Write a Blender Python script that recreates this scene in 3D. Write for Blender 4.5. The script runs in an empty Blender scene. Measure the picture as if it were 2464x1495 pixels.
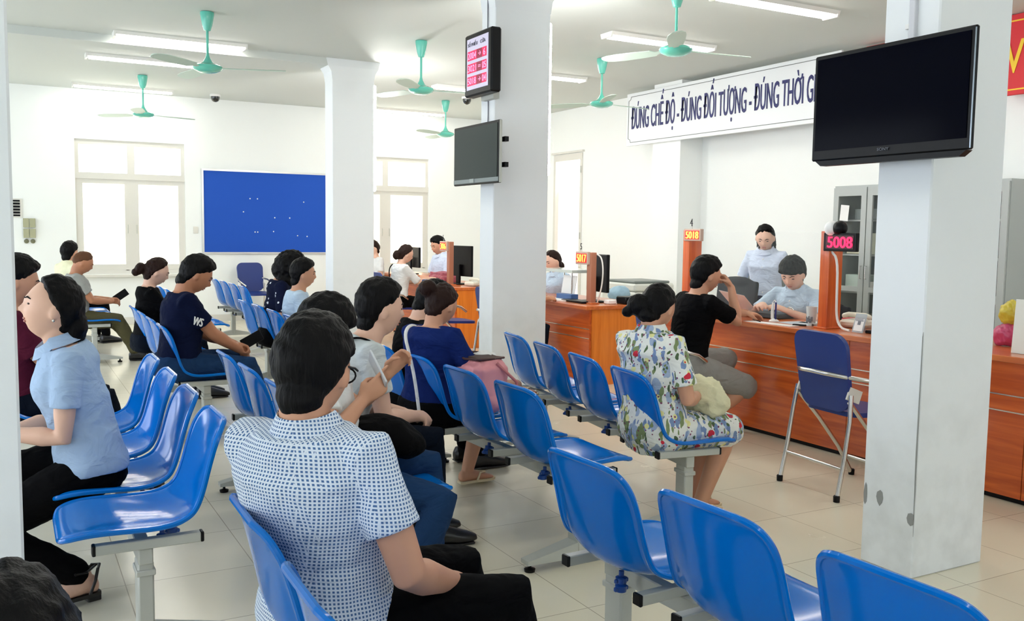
import bpy, math, random
import numpy as np
from mathutils import Vector, Matrix, Euler
from math import radians as R_, sin, cos, pi

random.seed(7)
C = bpy.context.scene.collection
sc = bpy.context.scene

# ------------------------------------------------------------------ camera
F_PX, YAW, PITCH, ROLL, CAMH = 2219.75, 0.5012525, 0.08545411, 0.01358048, 1.4
fw = Vector((sin(YAW)*cos(PITCH), cos(YAW)*cos(PITCH), -sin(PITCH)))
rt = Vector((cos(YAW), -sin(YAW), 0)); up = rt.cross(fw)
r2 = rt*cos(ROLL)+up*sin(ROLL); u2 = -rt*sin(ROLL)+up*cos(ROLL)
cam = bpy.data.cameras.new('camera'); co = bpy.data.objects.new('camera', cam); C.objects.link(co)
cam.sensor_width = 36; cam.lens = F_PX/2464*36; cam.clip_start = 0.05
co.matrix_world = Matrix(((r2.x,u2.x,-fw.x,0),(r2.y,u2.y,-fw.y,0),(r2.z,u2.z,-fw.z,CAMH),(0,0,0,1)))
sc.camera = co

# ------------------------------------------------------------------ world, exposure
sc.view_settings.view_transform = 'Standard'; sc.view_settings.look = 'None'
sc.view_settings.gamma = 1; sc.view_settings.use_curve_mapping = False
sc.view_settings.exposure = 1.66
w = bpy.data.worlds.new('world'); sc.world = w; w.use_nodes = True
bg = w.node_tree.nodes['Background']
bg.inputs[0].default_value = (0.83, 0.90, 1.0, 1); bg.inputs[1].default_value = 1.6
sc.cycles.use_denoising = True
sc.cycles.max_bounces = 8
sc.cycles.sample_clamp_indirect = 6

TUBE_E, FIX_E, WIN_E = 42.0, 11.0, 1.4

# ------------------------------------------------------------------ materials
def lin(c):
    return tuple(((v/255)/12.92 if v/255 <= .04045 else ((v/255+.055)/1.055)**2.4) for v in c)
MC = {}
def mat(name, rgb, rough=.5, metal=0, spec=.5, coat=0, bump=0, bscale=40, emis=0, noise=0, nscale=8, alpha=1):
    if name in MC: return MC[name]
    m = bpy.data.materials.new(name); m.use_nodes = True; MC[name] = m
    nt = m.node_tree; b = nt.nodes['Principled BSDF']; c = (*lin(rgb), 1)
    b.inputs['Base Color'].default_value = c; b.inputs['Roughness'].default_value = rough
    b.inputs['Metallic'].default_value = metal; b.inputs['Specular IOR Level'].default_value = spec
    b.inputs['Coat Weight'].default_value = coat; b.inputs['Coat Roughness'].default_value = .08
    if alpha < 1: b.inputs['Alpha'].default_value = alpha
    tc = nt.nodes.new('ShaderNodeTexCoord')
    if emis: b.inputs['Emission Color'].default_value = c; b.inputs['Emission Strength'].default_value = emis
    if noise:
        n = nt.nodes.new('ShaderNodeTexNoise'); n.inputs['Scale'].default_value = nscale; n.inputs['Detail'].default_value = 5
        mr = nt.nodes.new('ShaderNodeMapRange'); mr.inputs[3].default_value = 1-noise; mr.inputs[4].default_value = 1+noise
        mx = nt.nodes.new('ShaderNodeVectorMath'); mx.operation = 'SCALE'; mx.inputs[0].default_value = c[:3]
        nt.links.new(tc.outputs['Object'], n.inputs['Vector']); nt.links.new(n.outputs[0], mr.inputs[0])
        nt.links.new(mr.outputs[0], mx.inputs['Scale']); nt.links.new(mx.outputs[0], b.inputs['Base Color'])
    if bump:
        n2 = nt.nodes.new('ShaderNodeTexNoise'); n2.inputs['Scale'].default_value = bscale; n2.inputs['Detail'].default_value = 4
        bp = nt.nodes.new('ShaderNodeBump'); bp.inputs['Strength'].default_value = bump; bp.inputs['Distance'].default_value = .01
        nt.links.new(tc.outputs['Object'], n2.inputs['Vector']); nt.links.new(n2.outputs[0], bp.inputs['Height'])
        nt.links.new(bp.outputs[0], b.inputs['Normal'])
    return m
def node(nt, t, **kw):
    n = nt.nodes.new(t)
    for k, v in kw.items(): setattr(n, k, v)
    return n
def mmath(nt, op, a, b=None, c=None):
    n = nt.nodes.new('ShaderNodeMath'); n.operation = op
    for i, v in enumerate((a, b, c)):
        if v is None: continue
        if isinstance(v, (int, float)): n.inputs[i].default_value = v
        else: nt.links.new(v, n.inputs[i])
    return n.outputs[0]
def cmix(nt, fac, a, b):
    n = nt.nodes.new('ShaderNodeMix'); n.data_type = 'RGBA'
    for i, v in ((0, fac), (6, a), (7, b)):
        if isinstance(v, (int, float)): n.inputs[i].default_value = v
        elif isinstance(v, tuple): n.inputs[i].default_value = (*v[:3], 1)
        else: nt.links.new(v, n.inputs[i])
    return n.outputs[2]

M_WALL = mat('white_wall_paint', (246,249,247), .7, bump=.05, bscale=25, noise=.015, nscale=1.5)
M_CEIL = mat('ceiling_paint', (208,213,209), .8, bump=.03, bscale=20)
M_PILLAR = None
M_TRIMW = mat('window_frame_paint', (222,220,212), .5)
M_BLUE = mat('blue_shell_plastic', (0,110,202), .14, spec=.22, coat=.10, bump=.008, bscale=30)
M_STEEL = mat('grey_painted_steel', (186,188,180), .4, bump=.03, noise=.04)
M_BLACKP = mat('black_plastic', (9,9,12), .4, spec=.2)
M_SCREEN = mat('dark_screen', (4,5,16), .12, spec=.03)
M_SCREEN2 = mat('grey_green_screen', (36,48,46), .35, spec=.15)
M_CHROME = mat('chrome_tube', (205,203,198), .22, metal=1)
M_FCHAIR = mat('dark_blue_vinyl', (22,50,122), .4, bump=.04, bscale=120)
M_SKIN = mat('skin_warm', (206,152,122), .5, bump=.03, bscale=60, noise=.05, nscale=12)
M_SKIN2 = mat('skin_light', (226,182,158), .5, bump=.03, bscale=60, noise=.05, nscale=12)
M_SKIN3 = mat('skin_tan', (184,126,94), .5, bump=.03, bscale=60, noise=.05, nscale=12)
M_LIP = mat('lips', (184,118,106), .45)
M_EYE = mat('eye_dark', (40,26,22), .3)
M_EYEW = mat('eye_white', (225,220,212), .3)
M_MINT = mat('mint_enamel', (98,196,176), .25, coat=.4)
M_BLADE = mat('pale_mint_blade', (192,212,200), .5)
M_GLASSP = mat('clear_glass', (225,238,235), .05, spec=.3, alpha=.03)
M_PAPER = mat('white_paper', (240,240,238), .7)
M_RED = mat('red_cloth_banner', (214,38,48), .6)
M_YEL = mat('yellow_lettering', (246,206,48), .6)

def hair_mat(name, rgb):
    m = mat(name, rgb, .5, spec=.12)
    nt = m.node_tree; b = nt.nodes['Principled BSDF']
    tc = node(nt, 'ShaderNodeTexCoord'); mp = node(nt, 'ShaderNodeMapping'); mp.inputs['Scale'].default_value = (130,130,14)
    n = node(nt, 'ShaderNodeTexNoise'); n.inputs['Scale'].default_value = 1; n.inputs['Detail'].default_value = 4
    bp = node(nt, 'ShaderNodeBump'); bp.inputs['Strength'].default_value = .7; bp.inputs['Distance'].default_value = .006
    nt.links.new(tc.outputs['Object'], mp.inputs[0]); nt.links.new(mp.outputs[0], n.inputs['Vector'])
    nt.links.new(n.outputs[0], bp.inputs['Height']); nt.links.new(bp.outputs[0], b.inputs['Normal'])
    return m
M_HAIR = hair_mat('black_hair', (9,8,9)); M_HAIRB = hair_mat('brown_hair', (38,22,18)); M_HAIRS = hair_mat('cropped_brown_hair', (96,64,44))

def pillar_mat():
    m = mat('pillar_paint', (236,240,242), .7, bump=.06, bscale=30)
    nt = m.node_tree; b = nt.nodes['Principled BSDF']
    tc = node(nt, 'ShaderNodeTexCoord'); sp = node(nt, 'ShaderNodeSeparateXYZ'); nt.links.new(tc.outputs['Object'], sp.inputs[0])
    # scuffs grow towards the foot of the pillar
    n = node(nt, 'ShaderNodeTexNoise'); n.inputs['Scale'].default_value = 7; n.inputs['Detail'].default_value = 7
    nt.links.new(tc.outputs['Object'], n.inputs['Vector'])
    foot = node(nt, 'ShaderNodeMapRange'); nt.links.new(sp.outputs[2], foot.inputs[0])
    foot.inputs[1].default_value = 0; foot.inputs[2].default_value = 1.1; foot.inputs[3].default_value = .36; foot.inputs[4].default_value = 0
    s = mmath(nt, 'MULTIPLY', foot.outputs[0], mmath(nt, 'MULTIPLY', mmath(nt, 'SUBTRACT', n.outputs[0], .42), 3.0))
    s = mmath(nt, 'MAXIMUM', mmath(nt, 'MINIMUM', s, .35), 0)
    nt.links.new(cmix(nt, s, lin((236,240,242)), lin((176,178,176))), b.inputs['Base Color'])
    return m
M_PILLAR = pillar_mat()

def wood_mat(name, c1, c2, axis=1):
    m = mat(name, c1, .28, coat=.25)
    nt = m.node_tree; b = nt.nodes['Principled BSDF']
    tc = node(nt, 'ShaderNodeTexCoord'); mp = node(nt, 'ShaderNodeMapping')
    s = [16,16,16]; s[axis] = 1.1; mp.inputs['Scale'].default_value = s
    n = node(nt, 'ShaderNodeTexNoise'); n.inputs['Scale'].default_value = 1.6; n.inputs['Detail'].default_value = 6; n.inputs['Distortion'].default_value = .6
    nt.links.new(tc.outputs['Object'], mp.inputs[0]); nt.links.new(mp.outputs[0], n.inputs['Vector'])
    r = node(nt, 'ShaderNodeValToRGB'); nt.links.new(n.outputs[0], r.inputs[0])
    r.color_ramp.elements[0].position = .35; r.color_ramp.elements[1].position = .68
    r.color_ramp.elements[0].color = (*lin(c2), 1); r.color_ramp.elements[1].color = (*lin(c1), 1)
    nt.links.new(r.outputs[0], b.inputs['Base Color'])
    return m
M_WOODD = wood_mat('cherry_veneer', (214,104,42), (178,74,26))
M_WOODT = wood_mat('cherry_worktop', (216,124,66), (192,98,48))
M_WOODL = wood_mat('orange_veneer', (238,142,54), (220,120,38), 2)
M_WOODP = wood_mat('orange_post_veneer', (222,108,48), (196,84,36), 2)

def floor_mat():
    m = mat('beige_floor_tiles', (226,218,196), .2, spec=.5)
    nt = m.node_tree; b = nt.nodes['Principled BSDF']
    tc = node(nt, 'ShaderNodeTexCoord'); mp = node(nt, 'ShaderNodeMapping'); mp.inputs['Location'].default_value = (.13,.21,0)
    nt.links.new(tc.outputs['Object'], mp.inputs[0])
    br = node(nt, 'ShaderNodeTexBrick'); br.offset = 0; br.squash = 1
    br.inputs['Scale'].default_value = 1; br.inputs['Brick Width'].default_value = .5; br.inputs['Row Height'].default_value = .5
    br.inputs['Mortar Size'].default_value = .0022; br.inputs['Mortar Smooth'].default_value = .2; br.inputs['Bias'].default_value = 0
    br.inputs['Color1'].default_value = (*lin((236,230,208)),1); br.inputs['Color2'].default_value = (*lin((232,225,202)),1)
    br.inputs['Mortar'].default_value = (*lin((176,166,144)),1)
    nt.links.new(mp.outputs[0], br.inputs['Vector'])
    n = node(nt, 'ShaderNodeTexNoise'); n.inputs['Scale'].default_value = 2.2; n.inputs['Detail'].default_value = 8
    nt.links.new(tc.outputs['Object'], n.inputs['Vector'])
    mr = node(nt, 'ShaderNodeMapRange'); mr.inputs[1].default_value = .35; mr.inputs[2].default_value = .7; mr.inputs[3].default_value = .0; mr.inputs[4].default_value = .28
    nt.links.new(n.outputs[0], mr.inputs[0])
    nt.links.new(cmix(nt, mr.outputs[0], br.outputs[0], lin((220,211,186))), b.inputs['Base Color'])
    mr2 = node(nt, 'ShaderNodeMapRange'); mr2.inputs[3].default_value = .12; mr2.inputs[4].default_value = .34
    nt.links.new(n.outputs[0], mr2.inputs[0]); nt.links.new(mr2.outputs[0], b.inputs['Roughness'])
    return m
M_FLOOR = floor_mat()

def folds(m, st=.55):
    nt = m.node_tree; b = nt.nodes['Principled BSDF']
    tc = node(nt, 'ShaderNodeTexCoord'); mp = node(nt, 'ShaderNodeMapping'); mp.inputs['Scale'].default_value = (7,7,13); mp.inputs['Rotation'].default_value = (.5,.4,.2)
    n = node(nt, 'ShaderNodeTexNoise'); n.inputs['Scale'].default_value = 1; n.inputs['Detail'].default_value = 3; n.inputs['Distortion'].default_value = 1.4
    bp = node(nt, 'ShaderNodeBump'); bp.inputs['Strength'].default_value = st; bp.inputs['Distance'].default_value = .03
    nt.links.new(tc.outputs['Object'], mp.inputs[0]); nt.links.new(mp.outputs[0], n.inputs['Vector'])
    nt.links.new(n.outputs[0], bp.inputs['Height']); nt.links.new(bp.outputs[0], b.inputs['Normal'])
def cloth(name, rgb, rough=.85, bump=.25):
    m = mat(name, rgb, rough, spec=.08, noise=.06, nscale=30)
    folds(m); return m

def dot_cloth():
    m = mat('white_cloth_blue_check_dots', (222,232,244), .85, spec=.2, bump=.2, bscale=9)
    nt = m.node_tree; b = nt.nodes['Principled BSDF']
    tc = node(nt, 'ShaderNodeTexCoord'); sp = node(nt, 'ShaderNodeSeparateXYZ'); sn = node(nt, 'ShaderNodeSeparateXYZ')
    nt.links.new(tc.outputs['Object'], sp.inputs[0]); nt.links.new(tc.outputs['Normal'], sn.inputs[0])
    P = .0085
    def cell(i): return mmath(nt, 'ABSOLUTE', mmath(nt, 'SUBTRACT', mmath(nt, 'FRACT', mmath(nt, 'DIVIDE', sp.outputs[i], P)), .5))
    cx, cy, cz = cell(0), cell(1), cell(2)
    def dot(a, c): return mmath(nt, 'LESS_THAN', mmath(nt, 'MAXIMUM', a, c), .27)
    ax, ay, az = (mmath(nt, 'ABSOLUTE', sn.outputs[i]) for i in range(3))
    dyz, dxz, dxy = dot(cy, cz), dot(cx, cz), dot(cx, cy)
    isz = mmath(nt, 'GREATER_THAN', az, mmath(nt, 'MAXIMUM', ax, ay)); isx = mmath(nt, 'GREATER_THAN', ax, ay)
    side = mmath(nt, 'ADD', mmath(nt, 'MULTIPLY', isx, dyz), mmath(nt, 'MULTIPLY', mmath(nt, 'SUBTRACT', 1, isx), dxz))
    f = mmath(nt, 'ADD', mmath(nt, 'MULTIPLY', isz, dxy), mmath(nt, 'MULTIPLY', mmath(nt, 'SUBTRACT', 1, isz), side))
    nt.links.new(cmix(nt, f, lin((222,232,244)), lin((78,112,160))), b.inputs['Base Color'])
    folds(m, .5)
    return m
M_DOTS = dot_cloth()

def floral(name, basec):
    m = mat(name, basec, .8, spec=.2, bump=.2, bscale=9)
    nt = m.node_tree; b = nt.nodes['Principled BSDF']
    tc = node(nt, 'ShaderNodeTexCoord')
    wn = node(nt, 'ShaderNodeTexNoise'); wn.inputs['Scale'].default_value = 14
    nt.links.new(tc.outputs['Object'], wn.inputs['Vector'])
    def layer(scale, thr, loc, stretch, col, prev, wob=.06):
        mp = node(nt, 'ShaderNodeMapping'); mp.inputs['Location'].default_value = loc; mp.inputs['Rotation'].default_value = (loc[0], loc[1], .4)
        mp.inputs['Scale'].default_value = stretch
        va = node(nt, 'ShaderNodeVectorMath'); va.operation = 'MULTIPLY_ADD'; va.inputs[1].default_value = (wob,)*3
        nt.links.new(wn.outputs['Color'], va.inputs[0]); nt.links.new(tc.outputs['Object'], va.inputs[2])
        nt.links.new(va.outputs[0], mp.inputs[0])
        v = node(nt, 'ShaderNodeTexVoronoi'); v.inputs['Scale'].default_value = scale
        nt.links.new(mp.outputs[0], v.inputs['Vector'])
        f = mmath(nt, 'LESS_THAN', v.outputs['Distance'], thr)
        return cmix(nt, f, prev, lin(col))
    c = layer(20, .38, (.3,.1,.2), (1,1,.40), (164,182,208), lin(basec), .06)
    c = layer(24, .30, (1.3,.7,.9), (1,1.5,.40), (122,144,184), c, .05)
    c = layer(19, .33, (.9,.4,.6), (1.8,1,.42), (128,144,100), c, .05)
    c = layer(26, .27, (.1,.8,.3), (1,2.0,.45), (84,106,76), c, .05)
    c = layer(15, .20, (.5,.7,.1), (1,1,1), (230,228,160), c, .03)
    c = layer(12, .17, (.2,.5,.8), (1,1,1), (208,52,70), c, .05)
    c = layer(42, .2, (.6,.2,.4), (1,1,1), (132,76,104), c, .02)
    folds(m, .5)
    nt.links.new(c, b.inputs['Base Color'])
    return m

# ------------------------------------------------------------------ mesh builder
class MB:
    def __init__(s): s.v = []; s.f = []
    def add(s, vs, fs):
        o = len(s.v); s.v += [tuple(v) for v in vs]; s.f += [tuple(i+o for i in f) for f in fs]; return s
    def box(s, c, d, rot=None, bev=0):
        s.k = getattr(s, 'k', 0)+1; e = (s.k % 9)*.00012
        x, y, z = (q/2-min(e, q*.02) for q in d)
        if bev:
            b = min(bev, x*.95, y*.95, z*.95)
            vs = []; idx = {}
            for sx in (-1,1):
                for sy in (-1,1):
                    for sz in (-1,1):
                        for a in range(3):
                            p = [sx*(x-b), sy*(y-b), sz*(z-b)]; p[a] = (sx*x, sy*y, sz*z)[a]
                            idx[(sx,sy,sz,a)] = len(vs); vs.append(p)
            fs = []
            for a in range(3):
                b1, c1 = (a+1) % 3, (a+2) % 3
                for sg in (-1,1):
                    q = []
                    for (p1, p2) in ((-1,-1),(1,-1),(1,1),(-1,1)):
                        k = [0,0,0]; k[a] = sg; k[b1] = p1; k[c1] = p2; q.append(idx[(*k, a)])
                    fs.append(q if sg > 0 else q[::-1])
            for a in range(3):
                b1, c1 = (a+1) % 3, (a+2) % 3
                for s1 in (-1,1):
                    for s2 in (-1,1):
                        k1 = [0,0,0]; k2 = [0,0,0]; k1[a] = -1; k2[a] = 1
                        k1[b1] = k2[b1] = s1; k1[c1] = k2[c1] = s2
                        q = [idx[(*k1,b1)], idx[(*k2,b1)], idx[(*k2,c1)], idx[(*k1,c1)]]
                        fs.append(q if s1*s2 > 0 else q[::-1])
            for sx in (-1,1):
                for sy in (-1,1):
                    for sz in (-1,1):
                        q = [idx[(sx,sy,sz,0)], idx[(sx,sy,sz,1)], idx[(sx,sy,sz,2)]]
                        fs.append(q if sx*sy*sz > 0 else q[::-1])
        else:
            vs = [(-x,-y,-z),(x,-y,-z),(x,y,-z),(-x,y,-z),(-x,-y,z),(x,-y,z),(x,y,z),(-x,y,z)]
            fs = [(3,2,1,0),(4,5,6,7),(0,1,5,4),(1,2,6,5),(2,3,7,6),(3,0,4,7)]
        m = rot if rot is not None else Matrix.Identity(3)
        if isinstance(m, (tuple, list)): m = Euler(m).to_matrix()
        c = Vector(c)
        return s.add([m @ Vector(v) + c for v in vs], fs)
    def rings(s, rs, cap=True, closed=False):
        n = len(rs[0]); vs = [v for r in rs for v in r]; fs = []
        m = len(rs)
        for i in range(m if closed else m-1):
            a, b = i*n, ((i+1) % m)*n
            for j in range(n):
                k = (j+1) % n; fs.append((a+j, a+k, b+k, b+j))
        if cap and not closed:
            fs.append(tuple(range(n))[::-1]); fs.append(tuple(range((m-1)*n, m*n)))
        return s.add(vs, fs)
    def tube(s, pts, rad, seg=12, closed=False, flat=1.0, rounded=False):
        pts = [Vector(p) for p in pts]; n = len(pts)
        if not isinstance(rad, (list, tuple)): rad = [rad]*n
        rad = list(rad)
        if rounded and not closed:   # hemispherical ends
            t0 = (pts[0]-pts[1]).normalized(); t1 = (pts[-1]-pts[-2]).normalized()
            pts = [pts[0]+t0*rad[0]*.95, pts[0]+t0*rad[0]*.6]+pts+[pts[-1]+t1*rad[-1]*.6, pts[-1]+t1*rad[-1]*.95]
            rad = [rad[0]*.25, rad[0]*.78]+rad+[rad[-1]*.78, rad[-1]*.25]; n = len(pts)
        rs = []; u = None
        for i, p in enumerate(pts):
            if closed: t = (pts[(i+1) % n]-pts[i-1])
            else: t = (pts[min(i+1,n-1)]-pts[max(i-1,0)])
            t = t.normalized() if t.length > 1e-9 else Vector((0,0,1))
            if u is None:
                u = t.cross(Vector((0,0,1)));
                if u.length < .1: u = t.cross(Vector((0,1,0)))
            u = (u - t*u.dot(t)).normalized(); v = t.cross(u)
            rs.append([p + u*rad[i]*cos(2*pi*k/seg) + v*rad[i]*flat*sin(2*pi*k/seg) for k in range(seg)])
        return s.rings(rs, closed=closed)
    def ell(s, c, r, rot=None, seg=20, ring=12):
        m = rot if rot is not None else Matrix.Identity(3); c = Vector(c)
        if isinstance(m, (tuple, list)): m = Euler(m).to_matrix()
        vs = [m @ Vector((0,0,-r[2])) + c]; fs = []
        for i in range(1, ring):
            a = -pi/2 + pi*i/ring
            for j in range(seg):
                b = 2*pi*j/seg; vs.append(m @ Vector((r[0]*cos(a)*cos(b), r[1]*cos(a)*sin(b), r[2]*sin(a))) + c)
        vs.append(m @ Vector((0,0,r[2])) + c); top = len(vs)-1
        for j in range(seg):
            k = (j+1) % seg; fs.append((0, 1+k, 1+j))
            for i in range(ring-2):
                a, b = 1+i*seg, 1+(i+1)*seg; fs.append((a+j, a+k, b+k, b+j))
            a = 1+(ring-2)*seg; fs.append((a+j, a+k, top))
        return s.add(vs, fs)
    def lathe(s, prof, c=(0,0,0), seg=24):
        c = Vector(c)
        return s.rings([[c+Vector((r*cos(2*pi*k/seg), r*sin(2*pi*k/seg), z)) for k in range(seg)] for r, z in prof])
    def prism(s, pts, a, b, axis=2):
        n = len(pts)
        def P(p, h):
            q = [0,0,0]; o = [i for i in range(3) if i != axis]; q[o[0]] = p[0]; q[o[1]] = p[1]; q[axis] = h; return q
        return s.add([P(p,a) for p in pts]+[P(p,b) for p in pts], [tuple(range(n))[::-1], tuple(range(n,2*n))]+[(i,(i+1)%n,(i+1)%n+n,i+n) for i in range(n)])
    def mesh(s, name, smooth=True, fix=True):
        me = bpy.data.meshes.new(name); me.from_pydata(s.v, [], s.f); me.update()
        if fix:
            import bmesh
            b = bmesh.new(); b.from_mesh(me); bmesh.ops.recalc_face_normals(b, faces=b.faces); b.to_mesh(me); b.free()
        if smooth:
            me.polygons.foreach_set('use_smooth', [True]*len(me.polygons))
            try: me.set_sharp_from_angle(angle=R_(38))
            except Exception: pass
        return me
    def build(s, name, m, parent=None, smooth=True, **kw):
        return link(name, s.mesh(name, smooth), m, parent, **kw)

def link(name, me, m, parent=None, loc=None, rot=None):
    o = bpy.data.objects.new(name, me); C.objects.link(o)
    if m is not None and len(me.materials) == 0: me.materials.append(m)
    if parent: o.parent = parent
    if loc: o.location = loc
    if rot: o.rotation_euler = rot
    return o
def fuse(mb, voxel=.008, it=4, disp=0, dscale=.12):
    """overlapping shells -> one continuous surface"""
    me = mb.mesh('tmp', smooth=False); o = bpy.data.objects.new('tmp', me); C.objects.link(o)
    r = o.modifiers.new('r', 'REMESH'); r.mode = 'VOXEL'; r.voxel_size = voxel
    sm = o.modifiers.new('s', 'SMOOTH'); sm.factor = .5; sm.iterations = it
    if disp:
        t = bpy.data.textures.new('folds', 'CLOUDS'); t.noise_scale = dscale; t.noise_depth = 2
        d = o.modifiers.new('d', 'DISPLACE'); d.texture = t; d.strength = disp; d.mid_level = .5
    dg = bpy.context.evaluated_depsgraph_get(); out = bpy.data.meshes.new_from_object(o.evaluated_get(dg))
    bpy.data.objects.remove(o); bpy.data.meshes.remove(me)
    out.materials.clear()
    out.polygons.foreach_set('use_smooth', [True]*len(out.polygons))
    return out

def thing(name, label, cat, loc=(0,0,0), rz=0, group=None):
    o = bpy.data.objects.new(name, None); C.objects.link(o); o.location = loc; o.rotation_euler = (0,0,rz)
    o.empty_display_size = .1
    o['label'] = label; o['category'] = cat
    if group: o['group'] = group
    return o
def tag(o, label, cat, group=None, kind=None):
    if label: o['label'] = label
    if cat: o['category'] = cat
    if group: o['group'] = group
    if kind: o['kind'] = kind
    return o
def struct(name, mb, m, parent=None, label=None):
    o = mb.build(name, m, parent, smooth=False)
    if parent is None: o['kind'] = 'structure'
    if label: o['label'] = label
    return o
def dup(root, loc, rz, label=None, group=None):
    r = root.copy(); C.objects.link(r); r.location = loc; r.rotation_euler = (0,0,rz)
    if label: r['label'] = label
    if group: r['group'] = group
    for ch in list(root.children):
        c = ch.copy(); C.objects.link(c); c.parent = r
        for g in ch.children:
            d = g.copy(); C.objects.link(d); d.parent = c
    return r
def text(name, s, size, m, parent, mtx, xs=1.0, bold=0.0, ext=.002, align='LEFT', fit=None):
    cu = bpy.data.curves.new('t', 'FONT'); cu.body = s; cu.size = size; cu.extrude = ext; cu.align_x = align
    cu.resolution_u = 3
    o = bpy.data.objects.new('t', cu); C.objects.link(o)
    dg = bpy.context.evaluated_depsgraph_get(); me = bpy.data.meshes.new_from_object(o.evaluated_get(dg))
    bpy.data.objects.remove(o)
    if fit:
        xsz = [v.co.x for v in me.vertices]; xs = fit/(max(xsz)-min(xsz))
    if bold:
        import bmesh
        b = bmesh.new(); b.from_mesh(me); b2 = me.copy()
        for i, dx in enumerate((-bold, bold)):
            b2.transform(Matrix.Translation((dx if i == 0 else 2*bold, 0, -.0004))); b.from_mesh(b2)
        b.to_mesh(me); b.free()
    me.transform(mtx @ Matrix.Diagonal((xs,1,1,1)))
    me.materials.clear()
    return link(name, me, m, parent)
def wallm(facing, x, y, z):
    """matrix taking text (x right, y up, z out) to a surface seen from -x or -y"""
    if facing == '-x': cols = ((0,-1,0),(0,0,1),(-1,0,0))
    else: cols = ((1,0,0),(0,0,1),(0,-1,0))
    a, b, c = cols
    return Matrix(((a[0],b[0],c[0],x),(a[1],b[1],c[1],y),(a[2],b[2],c[2],z),(0,0,0,1)))

# ------------------------------------------------------------------ room
CE = 3.28; FY = 14.2; RX = 7.65; LX = -4.2; BY = -3.0
struct('floor', MB().box(((LX+RX)/2,(BY+FY)/2,-.05),(RX-LX+.4,FY-BY+.4,.1)), M_FLOOR)
struct('ceiling', MB().box(((LX+RX)/2,(BY+FY)/2,CE+.05),(RX-LX+.4,FY-BY+.4,.1)), M_CEIL)

def wall_with_holes(name, axis, pos, thick, a0, a1, holes, m=M_WALL, z1=CE):
    """wall in plane axis=pos, running a0..a1, with rectangular holes (h0,h1,z0,z1)"""
    mb = MB(); cur = a0
    def bx(u0, u1, z0, zz):
        if u1-u0 < 1e-4 or zz-z0 < 1e-4: return
        c = ((u0+u1)/2, pos+thick/2, (z0+zz)/2); d = (u1-u0, abs(thick), zz-z0)
        if axis == 'x': c = (c[1], c[0], c[2]); d = (d[1], d[0], d[2])
        mb.box(c, d)
    for h0, h1, z0, zz in sorted(holes):
        bx(cur, h0, 0, z1); bx(h0, h1, 0, z0); bx(h0, h1, zz, z1); cur = h1
    bx(cur, a1, 0, z1)
    return struct(name, mb, m)
W1 = (.86, 2.31, .72, 2.60); W2 = (4.62, 6.17, .72, 2.57)
wall_with_holes('wall_far', 'y', FY, .2, LX, RX+.2, [W1, W2])
W3 = (12.02-.22, 12.62, .12, 2.60)
wall_with_holes('wall_right', 'x', RX, .2, BY, FY, [W3])
wall_with_holes('wall_left', 'x', LX-.2, .2, BY, FY, [(1.6,3.6,.4,2.9),(4.4,7.0,.4,2.9),(7.8,10.4,.4,2.9),(11.2,13.6,.4,2.9)])
wall_with_holes('wall_back', 'y', BY-.2, .2, LX, RX, [(-3.6,-1.4,0,2.7),(5.2,7.0,.8,2.6)])

# pilaster on the right wall, beams
struct('wall_pilaster', MB().box((7.475,9.35,CE/2),(.35,.55,CE)), M_WALL)
struct('ceiling_beam', MB().box(((LX+3.21)/2,10.21,CE-.04),(3.21-LX,.29,.08)), M_CEIL)

def pillar(x0, x1, y0, y1):
    mb = MB().box(((x0+x1)/2,(y0+y1)/2,CE/2),(x1-x0,y1-y0,CE),bev=.006)
    # flared head under the beam
    a = [((x0,x1,y0,y1),3.05),((x0-.012,x1+.012,y0-.005,y1+.005),3.14),((x0-.05,x1+.05,y0-.01,y1+.01),3.20),((x0-.07,x1+.07,y0-.01,y1+.01),CE)]
    mb.rings([[(q[0],q[2],z),(q[1],q[2],z),(q[1],q[3],z),(q[0],q[3],z)] for q,z in a])
    return struct('pillar', mb, M_PILLAR)
pillar(3.213,3.665,2.43,2.69); pillar(3.213,3.689,6.18,6.40); pillar(3.213,3.70,10.07,10.34); pillar(-.45,.016,2.43,2.69)
# knocked-off plaster at the foot of the near pillar
chip = mat('bare_plaster_chip', (150,152,150), .9)
mb = MB()
for (cy, cz, ry, rz) in ((2.60,.30,.022,.035),(2.445,.25,.020,.03),(2.675,.30,.010,.05)):
    mb.prism([(cy+ry*cos(a*pi/4)*random.uniform(.7,1.1), cz+rz*sin(a*pi/4)*random.uniform(.8,1.1)) for a in range(8)], 3.2105, 3.2128, axis=0)
mb.prism([(2.43,.18),(2.437,.5),(2.434,1.0),(2.4305,1.02)],3.2105,3.2128,axis=0)
cho = mb.build('trim_1', chip, None, smooth=False); cho['kind'] = 'structure'

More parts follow.
